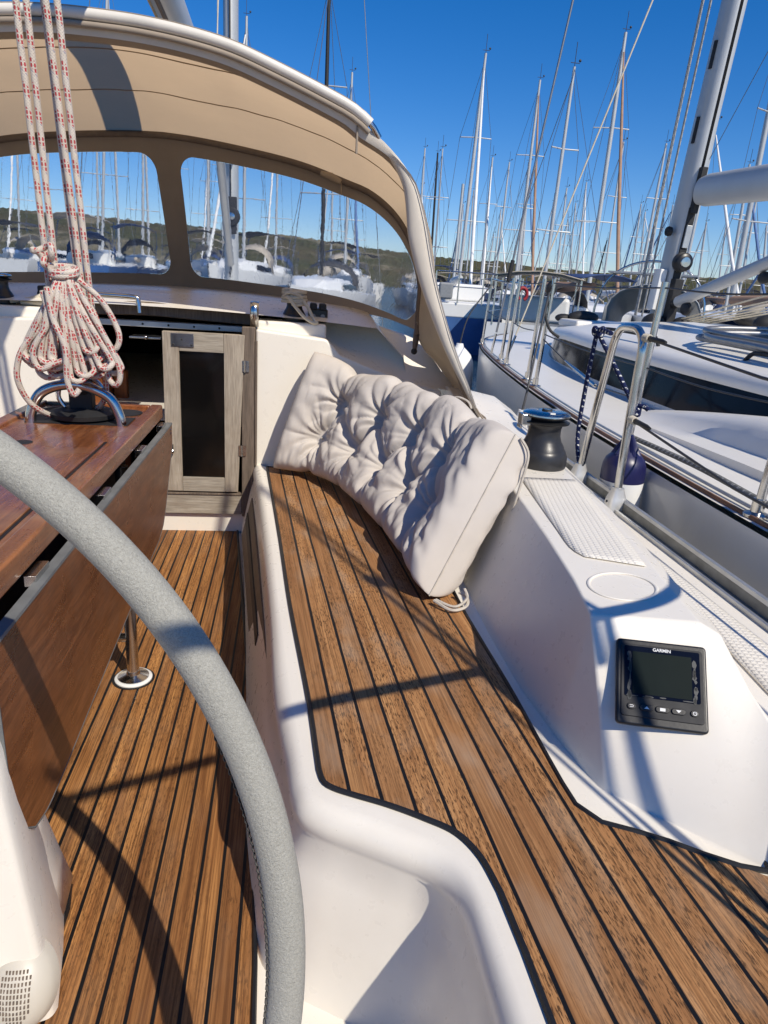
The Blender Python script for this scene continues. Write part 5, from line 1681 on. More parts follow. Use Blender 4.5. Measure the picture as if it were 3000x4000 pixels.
# stanchions and lifelines of the neighbour
SF = [(1.797, 6.40), (1.600, 5.13), (1.555, 4.85), (1.475, 4.14), (1.435, 3.88), (1.285, 2.40), (1.262, 1.60), (1.26, -.5)]
tops = []
for i, (x, y) in enumerate(SF):
    z0 = sheer(y)+.015
    so = MB().tube([(x, y, z0), (x+.030, y, z0+.60)], .0125, 10)
    st_o = npart(so, 'stanchion', M['steel'])
    sp(MB().lathe([(.034, 0), (.034, .008), (.017, .014), (.017, .05)], 16, Matrix.Translation((x, y, z0))), 'stanchion_base', M['steel'], st_o)
    tops.append((x, y, z0))
for a, b in ((0, 1), (2, 3), (4, 5), (5, 6), (6, 7)):
    for h in (.58, .30):
        pa_ = Vector((tops[a][0]+.030*h/.6, tops[a][1], tops[a][2]+h)); pb_ = Vector((tops[b][0]+.030*h/.6, tops[b][1], tops[b][2]+h))
        mdp = pa_.lerp(pb_, .5)-Vector((0, 0, .012))
        npart(MB().tube(cr([pa_, mdp, pb_], 14), .0034, 6), 'guard_wire', M['darkwire'])
for h in (.58, .30):
    pa_ = Vector((tops[0][0]+.03, tops[0][1], tops[0][2]+h))
    npart(MB().tube([pa_, Vector((2.25, 7.45, sheer(7.4)+h)), Vector((2.62, 7.95, sheer(8)+h))], .010 if h > .5 else .0034, 8), 'guard_wire', M['steel'])
tb_ = MB().tube([(1.44, 3.50, .72), (1.425, 3.30, .695)], [.004, .009], 8).tube([(1.425, 3.30, .695), (1.405, 3.02, .66)], .009, 8)
npart(tb_, 'gate_turnbuckle', M['steel'])
npart(MB().tube([(1.445, 3.88, .80), (1.44, 3.5, .72)], .0034, 6).tube([(1.405, 3.02, .66), (1.285, 2.40, .70)], .0034, 6), 'guard_wire', M['darkwire'])
# mooring line on deck aft, cleat
npart(MB().tube(cr([(1.36, 2.55, .53), (1.345, 2.2, .54), (1.33, 1.95, .545), (1.31, 1.6, .54), (1.30, 1.2, .54)], 40), .010, 8), 'mooring_line', ropemat('grey_flecked_rope', (.20, .20, .19), (.5, .5, .48), None, .03, .4, .8, 3))
npart(MB().box(1.27, 1.31, 1.36, 1.44, .52, .66), 'deck_fairlead', M['grey'], bevel=.01)

# white fenders on the neighbour's side
def white_fender(label, top, zb, r, hang):
    f = thing('boat_fender', label, 'fender', top)
    x, y, z = top
    T = Matrix.Translation((x, y, 0))
    part(MB().lathe([(.02, zb), (r*.7, zb+.03), (r, zb+.12), (r*1.0, z-.30), (r*.98, z-.22), (r*.90, z-.15), (r*.72, z-.095), (r*.45, z-.055), (r*.26, z-.03), (r*.2, z)], 32, T), 'fender_body', M['whitepaint'], f)
    part(MB().tube(cr([(x, y, z-.01)] + hang, 24), .0065, 8), 'fender_line', M['darkwire'], f)
    return f
white_fender('large white fender at the bow of the yacht alongside', (1.56, 6.30, .56), -.2, .15, [(1.62, 6.32, .8), (1.80, 6.38, 1.06), (1.83, 6.40, 1.10)])
white_fender('small white fender on two black lines just behind the black winch', (1.235, 3.48, .455), -.25, .095, [(1.27, 3.53, .58), (1.38, 3.75, .90), (1.455, 3.90, 1.07)])
o = MB().ball((1.462, 3.90, 1.075), .030, 8, (1, 1, 1.5)).tube(cr([(1.46, 3.90, 1.05), (1.43, 3.86, .95), (1.445, 3.80, .86), (1.50, 3.78, .82)], 16), .008, 8).build('line_bundle', M['matt'])
tag(o, 'bundle of black line tied around the top of a steel stanchion', 'rope')

# ================================================================== MOORED BOATS IN THE BACKGROUND
hullw = gelcoat('far_white_hull', (.76, .76, .74), .3, .3)
hullb = plain('blue_hull_paint', (.05, .12, .30), .35, 0, .15, 2)
hulln = plain('navy_hull_paint', (.02, .035, .09), .3, 0, .15, 2)
hullg = plain('grey_hull_paint', (.33, .35, .37), .4, 0, .1, 2)
canv = [plain('blue_boat_cover', (.03, .06, .16), .8, 0, .2, 4), plain('beige_boat_cover', (.42, .37, .30), .8, 0, .15, 4), plain('charcoal_boat_cover', (.05, .05, .055), .8, 0, .2, 4)]
furl = [plain('white_furled_sail', (.72, .72, .70), .7, 0, .08, 5), plain('tan_furled_sail', (.34, .21, .14), .8, 0, .12, 5), plain('blue_furled_sail', (.10, .18, .36), .8, 0, .12, 5)]
winm = M['cabinglass']
WZ = -.8
def moored(label, bx, by, tx, ty, tz, L=10.5, head=0.0, hull=None, cover=0, genoa=None, spr=2, mr=.085, cat='sailboat', darkm=False, bimini=True, vs=1.0):
    b = thing('moored_yacht', label, cat, (bx, by, WZ), 'yachts moored across the harbour')
    R = Matrix.Translation((bx, by, WZ)) @ Matrix.Rotation(head, 4, 'Z') @ Matrix.Diagonal((1, 1, vs, 1))
    hb = L*.165
    rows = []
    for i in range(15):
        s = i/14
        y = -L*.52 + L*s*1.0
        w = hb*(sin(pi*min(1, .30+.70*(1-s)*1.0)/2)**.9 if s > .45 else 1 - .18*(1-s/.45)**2)
        w = hb*(1-max(0, (s-.45)/.55)**2.2) * (1-.16*(1-min(1, s/.4))**2)
        w = max(w, .03)
        zt = 1.05 + .25*s*s
        rows.append([R @ Vector((w*a, y-(.0 if s < .9 else .6*(1-c)*(s-.9)*10*.5), zt*c)) for a, c in ((-1, 1), (-.98, .6), (-.80, .1), (-.2, -.25), (.2, -.25), (.80, .1), (.98, .6), (1, 1))])
    h = MB().grid(rows[::-1])
    h.add(rows[0], [tuple(range(8))])
    part(h, 'hull', hull or hullw, b, smooth=True)
    d = MB().grid([[R @ Vector(((R.inverted() @ r[0]).x*q, (R.inverted() @ r[0]).y, (R.inverted() @ r[0]).z-.01+.04*(1-q*q))) for q in (-1, -.5, 0, .5, 1)] for r in rows])
    part(d, 'deck', hullw, b)
    cb_ = []
    for s, w, z in ((.30, .62, .38), (.34, .64, .42), (.60, .58, .42), (.72, .36, .30), (.78, .2, .06)):
        y = -L*.52+L*s
        z0 = 1.02+.25*s*s
        cb_.append([R @ Vector((hb*w*a, y, z0+z*c)) for a, c in ((-1, 0), (-.92, .75), (-.8, 1), (0, 1.1), (.8, 1), (.92, .75), (1, 0))])
    cc = MB().grid(cb_); cc.add(cb_[0], [tuple(range(7))])
    part(cc, 'cabin', hullw, b, smooth=False)
    wn_ = MB()
    for sgn in (-1, 1):
        wn_.add([R @ Vector((sgn*hb*.635, -L*.52+L*.36, 1.02+.18)), R @ Vector((sgn*hb*.61, -L*.52+L*.36, 1.02+.33)), R @ Vector((sgn*hb*.565, -L*.52+L*.60, 1.06+.33)), R @ Vector((sgn*hb*.585, -L*.52+L*.60, 1.06+.18))], [(0, 1, 2, 3)])
    part(wn_, 'cabin_window', winm, b, smooth=False, solid=.02)
    hd = MB()
    rws = []
    for k in range(9):
        a = pi*k/8
        rws.append([R @ Vector((hb*.66*cos(a), -L*.52+L*.33, 1.12+1.0*sin(a)**.7)), R @ Vector((hb*.60*cos(a), -L*.52+L*.41, 1.30+.62*sin(a)**.7))])
    hd.grid(rws)
    part(hd, 'spray_hood', canv[cover], b, solid=.02)
    if bimini:
        bm = MB().grid([[R @ Vector((hb*.7*q, -L*.52+L*s, 2.55-.16*q*q)) for q in (-1, -.5, 0, .5, 1)] for s in (.06, .16, .27)])
        bmo = part(bm, 'bimini', canv[(cover+1) % 3], b, solid=.03)
        pp = MB()
        for q in (-1, 1):
            for s in (.06, .27):
                pp.tube([R @ Vector((hb*.72*q, -L*.52+L*.16, 1.15)), R @ Vector((hb*.7*q, -L*.52+L*s, 2.4))], .02, 5)
        io = pp.build('bimini_frame', M['steel']); io.parent = bmo; io.matrix_parent_inverse = Matrix.Identity(4)
    # mast
    top = Vector((tx, ty, tz)); foot_ = Vector((bx, by, WZ+1.3))
    mo = part(MB().tube([foot_, foot_.lerp(top, .7), top], [mr, mr*.95, mr*.7], 10), 'mast', M['matt'] if darkm else M['mastalu'], b)
    ins = MB().tube([top, top+Vector((.0, .0, .75))], .012, 5).tube([top+Vector((-.15, 0, .12)), top+Vector((.18, .0, .12))], .012, 5)
    ins.ball(top+Vector((.18, 0, .2)), .05, 4)
    io = ins.build('masthead_antenna', M['darkwire']); io.parent = mo; io.matrix_parent_inverse = Matrix.Identity(4)
    Rd = Matrix.Rotation(head, 4, 'Z')
    ax = Rd @ Vector((1, 0, 0)); ay = Rd @ Vector((0, 1, 0))
    hgt = (top-foot_).length
    tipz = []
    for k in range(spr):
        t = (k+1)/(spr+1)*1.02
        c = foot_.lerp(top, t); w = (1.15-.25*k)*hgt/13
        io = MB().tube([c-ax*w-ay*.15, c, c+ax*w-ay*.15], .026, 6).build('spreader', M['mastalu']); io.parent = mo; io.matrix_parent_inverse = Matrix.Identity(4)
        tipz.append((c, w))
    rg_ = MB()
    rr_ = .0105
    for sgn in (-1, 1):
        P = [Vector((bx, by, WZ+1.1))+ax*sgn*hb*.93-ay*.15] + [c+ax*sgn*w-ay*.15 for c, w in tipz] + [foot_.lerp(top, .97)]
        rg_.tube(P, rr_, 4, cap=False)
    bowp = R @ Vector((0, L*.47, 1.32)); sternp = R @ Vector((0, -L*.50, 1.1))
    rg_.tube([sternp, top], rr_, 4, cap=False)
    part(rg_, 'standing_rigging', M['wire'], b)
    fs_t = foot_.lerp(top, .96)
    if genoa is not None:
        part(MB().tube([bowp+Vector((0, 0, .3)), bowp.lerp(fs_t, .3), bowp.lerp(fs_t, .7), bowp.lerp(fs_t, .97)], [.07, .075, .062, .03], 8), 'furled_genoa', furl[genoa], b)
    else:
        part(MB().tube([bowp, fs_t], rr_*1.3, 5), 'forestay', M['wire'], b)
    bm0 = foot_+Vector((0, 0, .75)); bm1 = bm0 - ay*L*.36 + Vector((0, 0, .12))
    part(MB().tube([bm0, bm0.lerp(bm1, .3), bm1], [.17, .20, .11], 10), 'sail_on_boom', (canv+furl)[random.randrange(6)], b)
    return b
random.seed(21)
BT = [
 ('m3', 8.29, 35.03, 8.53, 34.98, 11.09, 'tall yacht with a thick white furled genoa, right of the spray hood', dict(genoa=0, head=pi-.13, cover=0, L=11)),
 ('m4', 12.78, 40.01, 12.81, 40.00, 11.63, 'yacht with tan furled genoa left of the long black tipped shroud', dict(genoa=1, cover=2, L=11, head=pi-.13)),
 ('m5', 13.47, 31.22, 13.38, 31.26, 11.34, 'tall yacht with a tan furled genoa and two spreaders right of the sky centre', dict(genoa=1, cover=1, L=11.5, mr=.095, head=pi-.197)),
 ('m6', 22.61, 44.60, 22.76, 44.52, 10.25, 'yacht whose mast stands just left of the neighbour mast', dict(genoa=None, cover=0)),
 ('m7', 31.0, 62.76, 30.78, 62.87, 9.11, 'small far yacht left of the neighbour mast, low mast top', dict(genoa=2, cover=1, L=9)),
 ('m8', 26.84, 70.03, 26.95, 69.99, 8.11, 'far yacht with thin mast in front of the hill, mid right', dict(genoa=None, cover=2, L=9)),
 ('m10', 32.05, 73.3, 32.69, 73.02, 6.74, 'short dark mast far yacht under the tan furled sail', dict(genoa=None, cover=0, L=8, darkm=True, spr=1)),
 ('m11', 20.59, 72.12, 20.68, 72.09, 8.63, 'far yacht with a thin mast right of the thick white furled genoa', dict(genoa=0, cover=1, L=9)),
 ('m12', 22.62, 81.93, 22.95, 81.84, 7.06, 'farthest low mast yacht right of the thick white furled genoa', dict(genoa=None, cover=2, L=8, spr=1)),
 ('m13', 15.88, 68.18, 15.88, 68.17, 8.42, 'far yacht between the spray hood edge and the thick white genoa', dict(genoa=2, cover=0, L=9)),
 ('m1', 10.34, 59.10, 10.28, 59.11, 11.17, 'yacht whose thin mast is nearest to the spray hood edge', dict(genoa=None, cover=1, L=10)),
 ('m2', 10.53, 53.98, 10.35, 54.02, 10.09, 'yacht with a slim dark mast just right of the spray hood', dict(genoa=None, cover=2, L=10, darkm=True)),
 ('m14', 36.05, 60.0, 35.74, 60.19, 7.79, 'yacht seen between the neighbour mast and its vang', dict(genoa=0, cover=0, L=9)),
 ('m15', 16.52, 25.04, 16.35, 25.15, 10.84, 'nearest tall yacht crossing behind the neighbour boom', dict(genoa=None, cover=1, L=12, mr=.10, head=.25)),
 ('m16', 24.59, 37.69, 24.29, 37.88, 8.30, 'yacht with its mast top just above the neighbour boom', dict(genoa=2, cover=2, L=10)),
 ('m17', 34.75, 48.91, 34.02, 49.42, 6.73, 'yacht with white mast at the right picture edge', dict(genoa=0, cover=1, L=9)),
 ('m18', 18.7, 57.01, 18.24, 57.16, 10.92, 'yacht with a blue furled genoa left of the tan sail mast', dict(genoa=2, cover=0, L=10)),
 ('m19', 1.2, 27.97, 1.12, 27.98, 10.82, 'yacht with a black mast rising above the spray hood', dict(genoa=None, cover=2, L=11, darkm=True, mr=.075, spr=2, bimini=False)),
 ('m20', -2.52, 39.92, -2.36, 39.93, 12.85, 'yacht with a thin mast top just right of our own mast', dict(genoa=0, cover=1, L=11)),
 ('m21', -10.8, 43.69, -9.63, 43.96, 15.68, 'yacht seen through the left hood window, dark blue hull', dict(genoa=0, cover=0, L=12, hull=1)),
 ('m22', -17.9, 57.27, -16.88, 57.58, 16.09, 'white yacht seen through the left hood window behind the ropes', dict(genoa=None, cover=1, L=12)),
 ('m23', -11.17, 74.16, -10.56, 74.25, 14.48, 'far white yacht at the right end of the left hood window', dict(genoa=2, cover=2, L=11)),
 ('m24', -1.21, 59.99, -1.13, 59.99, 14.64, 'white yacht seen through the right hood window right of our mast', dict(genoa=0, cover=0, L=11)),
 ('m25', 6.07, 69.74, 5.93, 69.75, 12.85, 'yacht at the right end of the right hood window', dict(genoa=None, cover=1, L=11)),
 ('m26', -9.56, 49.08, -9.04, 49.18, 11.82, 'white yacht with a thin mast in the middle of the left hood window', dict(genoa=0, cover=2, L=10)),
 ('m27', -21.4, 61.38, -20.46, 61.70, 14.49, 'white yacht at the left picture edge behind the hood window', dict(genoa=0, cover=1, L=11)),
 ('n1', 9.6, 26.5, 9.7, 26.6, 8.6, 'low yacht with a charcoal hood between neighbour bow and hill', dict(genoa=None, cover=2, L=9, mr=.07)),
 ('n2', 19.5, 34.0, 19.7, 34.0, 9.2, 'yacht with beige canvas behind the neighbour coachroof', dict(genoa=0, cover=1, L=10)),
 ('n3', 27.0, 52.0, 26.9, 52.1, 8.8, 'yacht with charcoal cover far right of the tan sail', dict(genoa=None, cover=2, L=9)),
 ('n4', 29.5, 44.0, 29.3, 44.2, 8.0, 'yacht moored below the neighbour vang', dict(genoa=None, cover=0, L=9)),
 ('n5', 3.3, 44.0, 3.2, 44.0, 12.0, 'white yacht in the middle of the right hood window', dict(genoa=2, cover=1, L=10)),
 ('n6', -5.6, 62.0, -5.4, 62.0, 13.0, 'white yacht behind our mast foot, seen through vinyl', dict(genoa=None, cover=0, L=11)),
 ('n7', 15.2, 47.0, 15.0, 47.1, 8.9, 'yacht with slim mast close right of the tan furled genoa', dict(genoa=None, cover=1, L=10)),
 ('n8', 24.6, 60.0, 24.3, 60.1, 10.0, 'far yacht beside the pale diagonal shroud', dict(genoa=0, cover=0, L=9)),
]
BT += [
 ('e1', 14.0, 52.0, 13.9, 52.0, 9.8, 'yacht with a navy hull left of the tan furled genoas', dict(genoa=0, cover=1, L=10, hull=2)),
 ('e2', 16.8, 58.0, 16.9, 58.0, 10.6, 'grey hulled yacht far behind the long pale diagonal line', dict(genoa=None, cover=2, L=10, hull=3)),
 ('e3', 20.5, 54.0, 20.4, 54.1, 8.6, 'white yacht with a blue cover far behind the tan furled genoa', dict(genoa=None, cover=0, L=9)),
 ('e4', 24.0, 66.0, 23.8, 66.0, 9.0, 'far yacht with a charcoal cover and a white furled genoa', dict(genoa=0, cover=2, L=9, hull=0)),
 ('e5', 19.0, 42.0, 18.9, 42.1, 9.6, 'white yacht with a slender mast just right of the tall tan genoa', dict(genoa=None, cover=1, L=9, mr=.06)),
 ('e6', 30.5, 56.0, 30.2, 56.2, 8.4, 'white yacht with a blue furled genoa left of the neighbour mast foot', dict(genoa=2, cover=2, L=9)),
 ('e7', 33.5, 66.0, 33.0, 66.3, 8.9, 'far yacht with a beige cover left of the neighbour mast', dict(genoa=0, cover=1, L=9)),
 ('e8', 28.0, 70.0, 27.6, 70.2, 9.6, 'far navy yacht behind the neighbour stanchions', dict(genoa=None, cover=0, L=9, hull=2)),
 ('e9', 38.5, 58.0, 38.0, 58.3, 8.3, 'white yacht right of the neighbour mast, under its boom', dict(genoa=0, cover=2, L=9)),
 ('e10', 42.0, 66.0, 41.5, 66.4, 8.2, 'far yacht under the neighbour boom with a beige cover', dict(genoa=None, cover=1, L=9)),
 ('e11', 31.0, 41.0, 30.6, 41.3, 8.2, 'grey hulled yacht near the right picture edge', dict(genoa=2, cover=0, L=9, hull=3)),
 ('e12', 9.2, 46.0, 9.1, 46.0, 9.0, 'white yacht with a low mast beside the spray hood edge', dict(genoa=None, cover=0, L=9, mr=.06)),
 ('e13', 11.6, 66.0, 11.5, 66.0, 9.4, 'far navy yacht beside the thick white furled genoa', dict(genoa=0, cover=1, L=9, hull=2)),
 ('e14', 17.3, 70.0, 17.2, 70.0, 9.9, 'far white yacht between the white and the tan furled genoas', dict(genoa=None, cover=2, L=9)),
 ('e15', -5.5, 50.0, -5.3, 50.0, 12.2, 'white yacht near the middle post of the hood window', dict(genoa=None, cover=1, L=10)),
 ('e16', -14.5, 58.0, -14.0, 58.1, 13.4, 'navy hulled yacht in the left hood window', dict(genoa=None, cover=2, L=11, hull=2)),
 ('e17', -7.8, 72.0, -7.6, 72.0, 12.8, 'far white yacht with a white genoa behind the left hood window', dict(genoa=0, cover=0, L=10)),
 ('e18', 3.4, 62.0, 3.3, 62.0, 13.2, 'far grey yacht behind the right hood window', dict(genoa=0, cover=2, L=10, hull=3)),
]
hs = [hullw, hullb, hulln, hullg]
for nme, bx, by, tx, ty, tz, lab, kw in BT:
    k = dict(kw)
    k['head'] = k.get('head', random.choice((0, pi))+random.uniform(-.25, .25))
    if 'hull' in k:
        k['hull'] = hs[k['hull']]
    else:
        k['hull'] = random.choice((hullw, hullw, hullw, hullw, hullg, hulln))
    if bx/by < .10:
        k['vs'] = 1.6 if by > 30 else 1.2
    elif by > 55:
        k.setdefault('bimini', False)
    if by > 48 and bx/by > .10:
        k['vs'] = 1.25
    moored(lab, bx, by, tx, ty, tz, **k)

# blue and white boat stern just beyond the neighbour bow
bs = thing('moored_boat', 'boat with a blue hull and white upper part beyond the neighbour bow', 'boat', (5.05, 20.0, WZ))
R = Matrix.Translation((5.05, 20.0, WZ)) @ Matrix.Rotation(radians(-8), 4, 'Z')
rows = []
for y, w in ((-.1, .95), (0, 1.05), (2, 1.35), (5, 1.25), (7, .8), (8.2, .08)):
    rows.append([R @ Vector((w*a, y, 1.02*c)) for a, c in ((-1, 1), (-1, .5), (-.85, 0), (0, -.3), (.85, 0), (1, .5), (1, 1))])
h = MB().grid(rows[::-1]); h.add(rows[0], [tuple(range(7))])
part(h, 'hull', hullb, bs, smooth=False)
h = MB()
h.prismM([(-1.05, 1.0), (1.06, 1.0), (.98, 1.42), (-.95, 1.42)], -.02, 6.2, R @ MY)
part(h, 'topsides', hullw, bs, bevel=.05)
h = MB().box(-.8, .8, 2.5, 5.8, 1.42, 1.95, R)
part(h, 'cabin', hullw, bs, bevel=.08)
h = MB()
for x in (-.95, -.3, .4, .95):
    h.tube([R @ Vector((x, -.05, 1.4)), R @ Vector((x, -.05, 2.25))], .02, 6)
h.tube([R @ Vector((-.95, -.05, 2.25)), R @ Vector((.95, -.05, 2.25))], .02, 6).tube([R @ Vector((-.95, -.05, 1.85)), R @ Vector((.95, -.05, 1.85))], .015, 6)
part(h, 'stern_rail', M['steel'], bs)
part(MB().box(-.85, -.45, -.12, .1, 1.5, 1.95, R), 'outboard_engine', M['grey'], bs, bevel=.06)
part(MB().tube([R @ Vector((-.2, 3, 1.9)), R @ Vector((-.18, 3, 4.9))], .045, 8), 'mast', M['mastalu'], bs)
part(MB().tube([R @ Vector((-.2, 3, 2.0)), R @ Vector((-.22, 1.6, 2.05)), R @ Vector((-.25, .1, 2.1))], [.13, .12, .07], 8), 'sail_on_boom', furl[0], bs)
lf_ = thing('life_ring', 'red horseshoe life buoy on a far stern rail above the neighbour bow', 'life buoy', (5.75, 17.3, 1.05))
T = Matrix.Translation((5.75, 17.3, .98)) @ Matrix.Rotation(pi/2, 4, 'X')
part(MB().tube([T @ Vector((.12*cos(a), .15*sin(a), 0)) for a in [radians(-60+300*k/24) for k in range(25)]], .045, 8), 'buoy_ring', plain('red_buoy', (.28, .015, .02), .6), lf_)
part(MB().tube([(5.75, 17.36, WZ+1.0), (5.75, 17.36, 1.35)], .02, 6), 'rail_post', M['steel'], lf_)
bb = thing('moored_boat', 'white motor boat with a beige tarpaulin right of the red life buoy', 'boat', (6.6, 18.6, WZ))
R = Matrix.Translation((6.6, 18.6, WZ)) @ Matrix.Rotation(radians(-20), 4, 'Z')
rows = []
for y, w in ((-1.2, 1.2), (0, 1.35), (2, 1.45), (5, 1.2), (7, .7), (8.0, .08)):
    rows.append([R @ Vector((w*a, y, 1.05*c)) for a, c in ((-1, 1), (-1, .5), (-.85, 0), (0, -.3), (.85, 0), (1, .5), (1, 1))])
h = MB().grid(rows[::-1]); h.add(rows[0], [tuple(range(7))])
part(h, 'hull', hullw, bb, smooth=False)
part(MB().box(-.9, .9, .2, 3.6, 1.05, 1.75, R), 'cabin', hullw, bb, bevel=.12)
part(MB().box(-.92, .92, .6, 3.0, 1.28, 1.58, R), 'cabin_window', winm, bb, bevel=.03)
h = MB().grid([[R @ Vector((1.1*q, y, 2.35-.15*q*q)) for q in (-1, -.5, 0, .5, 1)] for y in (-1.3, .2, 1.6)])
part(h, 'tarpaulin', canv[1], bb, solid=.03)
h = MB()
for q in (-1, 1):
    for y in (-1.2, 1.5):
        h.tube([R @ Vector((q*1.05, y, 1.0)), R @ Vector((q*1.05, y, 2.25))], .022, 6)
part(h, 'tarpaulin_frame', M['steel'], bb)
cc_ = thing('moored_boat', 'white boat with a grey arch and clear hood panels beyond the coachroof', 'boat', (9.4, 17.6, WZ))
R = Matrix.Translation((9.4, 17.6, WZ)) @ Matrix.Rotation(radians(-32), 4, 'Z')
rows = []
for y, w in ((-1.6, 1.3), (0, 1.5), (2, 1.6), (5, 1.35), (7, .8), (8.4, .08)):
    rows.append([R @ Vector((w*a, y, 1.1*c)) for a, c in ((-1, 1), (-1, .5), (-.85, 0), (0, -.3), (.85, 0), (1, .5), (1, 1))])
h = MB().grid(rows[::-1]); h.add(rows[0], [tuple(range(7))])
part(h, 'hull', hullw, cc_, smooth=False)
rws = []
for k in range(13):
    a = pi*k/12
    rws.append([R @ Vector((1.25*cos(a), .2, 1.1+1.15*sin(a)**.6)), R @ Vector((1.2*cos(a), 1.2, 1.1+1.1*sin(a)**.6)), R @ Vector((1.0*cos(a), 2.6, 1.15+.5*sin(a)**.7))])
part(MB().grid(rws), 'spray_hood', hullg, cc_, solid=.03)
part(MB().tube([R @ Vector((1.3*cos(a), -1.2, 1.0+1.75*sin(a)**.6)) for a in [pi*k/20 for k in range(21)]], .03, 8), 'radar_arch', M['steel'], cc_)
part(MB().box(-1.0, 1.0, -1.9, -.9, 2.42, 2.46, R), 'solar_panel', hullg, cc_)

# ================================================================== WATER, HILLSIDE
def watermat():
    t = NT('harbour_water')
    co = t.obj()
    n1 = t.noise(t.mapping(co, scale=(1, .55, 1)), 1.6, 5, .6, .4)
    n2 = t.noise(co, 6.5, 4, .6)
    h = t.math('ADD', n1, t.math('MULTIPLY', n2, .35))
    c = t.ramp(t.noise(co, .05, 3), [(.3, (.010, .030, .055)), (.7, (.016, .045, .070))])
    return t.done(t.bsdf(c, .08, 0, t.bump(h, .8, .12), **{'IOR': 1.33}))
wt = MB()
gx = [-900, -300, -120, -60, -30, -15, 0, 15, 30, 60, 120, 300, 900]
gy = [-60, -20, 0, 15, 30, 60, 120, 300, 900]
wt.grid([[Vector((x, y, WZ)) for x in gx] for y in gy])
o = wt.build('water', watermat()); o['kind'] = 'structure'

def hillmat():
    t = NT('scrub_hillside')
    co = t.obj()
    v = t.n('TexVoronoi', {'Vector': co, 'Scale': .30}, feature='F1')
    n = t.noise(co, .045, 6, .62)
    n2 = t.noise(co, .5, 5, .65)
    n3 = t.noise(t.mapping(co, scale=(1, 1, 3.0), loc=(40, 0, 0)), .02, 4, .6)
    c = t.ramp(n2, [(.25, (.030, .035, .020)), (.5, (.078, .082, .042)), (.75, (.155, .140, .082))])
    c = t.mix(t.ramp(n, [(.40, 0), (.62, 1)]), c, (.105, .086, .052))
    c = t.mix(t.math('MULTIPLY', t.ramp(n3, [(.56, 0), (.64, 1)]), .6), c, (.30, .26, .19))
    c = t.mix(t.ramp(v.outputs['Distance'], [(.25, .35), (.9, 0)]), c, (.034, .042, .019))
    nb = t.bump(n2, 1.0, 1.2)
    return t.done(t.bsdf(c, .95, 0, nb, **{'Specular IOR Level': .05}))
hm_ = MB()
def ridge(az):
    """top elevation of the ridge (metres above the eye) seen at azimuth az degrees, at 420 m"""
    pts = [(-60, 24), (-40, 24), (-22, 23.5), (-15, 23), (-8, 22), (0, 21.5), (6, 18.5), (12, 15.6), (16, 15.0), (22, 13.2), (30, 13.4), (38, 14), (60, 15)]
    for (a, h), (b, g) in zip(pts[:-1], pts[1:]):
        if a <= az <= b:
            return h+(g-h)*(az-a)/(b-a)
    return 14
rows = []
NA, ND = 420, 46
for i in range(NA):
    az = -60 + 120*i/(NA-1)
    row = []
    for k in range(ND):
        s = k/(ND-1)
        dist = 300 + 135*s
        D0_ = 430
        zt = (ridge(az)+1.05+.0)
        z = WZ - .5 + (zt-WZ+.5)*(s**.75)*1.0
        f_ = noise.noise(Vector((az*.22, s*2.2, 1)))*1.6*s + noise.noise(Vector((az*1.4, s*8, 4)))*.9*min(1, s*5)
        bush = abs(noise.noise(Vector((az*5.5, s*26, 7))))*1.5*min(1, s*8) + abs(noise.noise(Vector((az*13, s*50, 2))))*.8*min(1, s*8)
        row.append(Vector((dist*sin(radians(az)), dist*cos(radians(az)), z + f_ + bush*.9)))
    row.append(Vector((600*sin(radians(az)), 600*cos(radians(az)), -5)))
    rows.append(row)
hm_.grid(rows)
o = hm_.build('hillside', hillmat(), smooth=False); o['kind'] = 'structure'

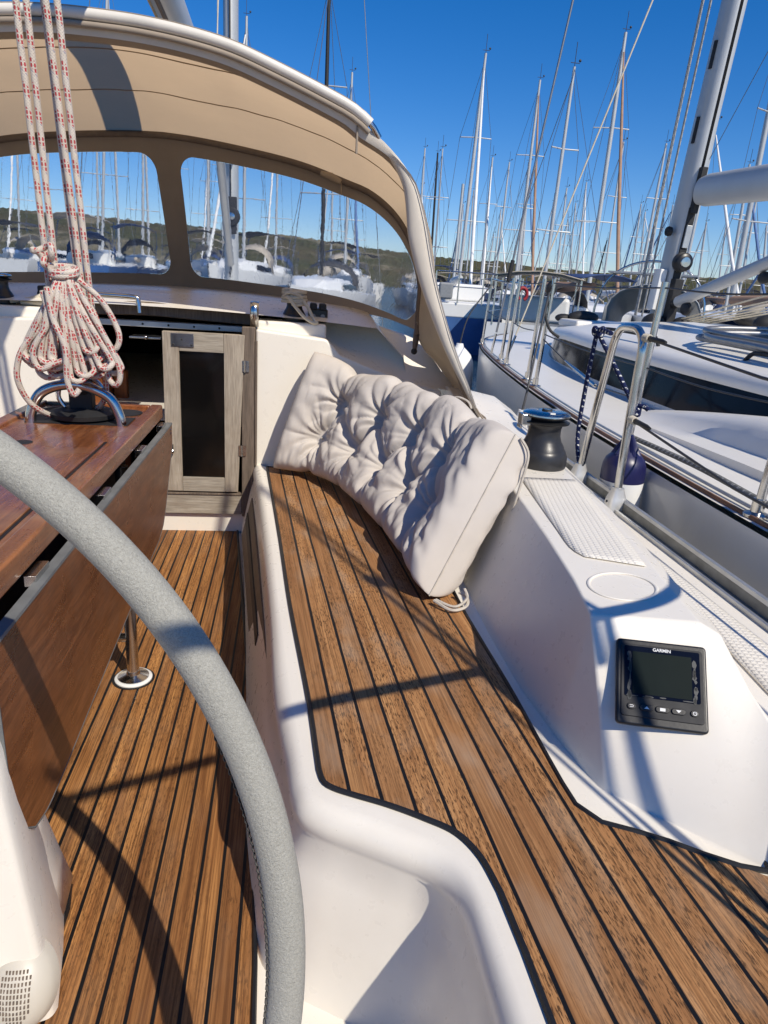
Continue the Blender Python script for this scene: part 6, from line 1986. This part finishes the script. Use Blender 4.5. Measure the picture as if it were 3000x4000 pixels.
# ================================================================== LIGHT, SKY, CAMERA
sd_ = Vector((.145, -.25, .29)).normalized()             # direction towards the sun
el = math.asin(sd_.z); azs = atan2(sd_.x, sd_.y)          # azimuth measured from +Y towards +X
L = bpy.data.lights.new('sun', 'SUN'); L.energy = 4.5; L.angle = radians(.53); L.color = (1.0, .92, .79)
lo = bpy.data.objects.new('sun', L); COL.objects.link(lo)
lo.rotation_euler = (-sd_).to_track_quat('-Z', 'Y').to_euler()
lo.location = (0, 0, 20)
w = bpy.data.worlds.new('World'); S.world = w; w.use_nodes = True
nt = w.node_tree; nt.nodes.clear()
sk = nt.nodes.new('ShaderNodeTexSky'); sk.sky_type = 'NISHITA'; sk.sun_disc = False
sk.sun_elevation = el; sk.sun_rotation = azs; sk.altitude = 0; sk.air_density = 1.0; sk.dust_density = 0.0; sk.ozone_density = 4.5
bgd = nt.nodes.new('ShaderNodeBackground'); bgd.inputs[1].default_value = .10
wo = nt.nodes.new('ShaderNodeOutputWorld')
hsv = nt.nodes.new('ShaderNodeHueSaturation'); hsv.inputs['Saturation'].default_value = 1.38
nt.links.new(sk.outputs[0], hsv.inputs['Color']); tint = nt.nodes.new('ShaderNodeMix'); tint.data_type = 'RGBA'; tint.blend_type = 'MULTIPLY'; tint.inputs[0].default_value = 1; tint.inputs[7].default_value = (.86, .885, 1.10, 1)
nt.links.new(hsv.outputs[0], tint.inputs[6]); nt.links.new(tint.outputs[2], bgd.inputs[0]); nt.links.new(bgd.outputs[0], wo.inputs[0])

cam = bpy.data.cameras.new('camera'); co = bpy.data.objects.new('camera', cam); COL.objects.link(co)
cam.sensor_fit = 'AUTO'; cam.sensor_width = 36.0; cam.lens = 36.0*2667/4000
cam.clip_start = .02; cam.clip_end = 3000
yaw, pit, rol = radians(8.7), radians(-18.6), radians(4.0)
f = Vector((sin(yaw)*cos(pit), cos(yaw)*cos(pit), sin(pit))); r = Vector((cos(yaw), -sin(yaw), 0)); u = r.cross(f)
r2 = r*cos(rol)+u*sin(rol); u2 = -r*sin(rol)+u*cos(rol)
co.matrix_world = Matrix(((r2.x, u2.x, -f.x, 0), (r2.y, u2.y, -f.y, 0), (r2.z, u2.z, -f.z, 1.05), (0, 0, 0, 1)))
S.camera = co
S.view_settings.view_transform = 'Standard'; S.view_settings.look = 'None'; S.view_settings.exposure = .08; S.view_settings.gamma = 1
S.cycles.max_bounces = 10; S.cycles.transparent_max_bounces = 12; S.cycles.transmission_bounces = 8
S.cycles.caustics_reflective = False; S.cycles.caustics_refractive = False
S.cycles.use_denoising = True
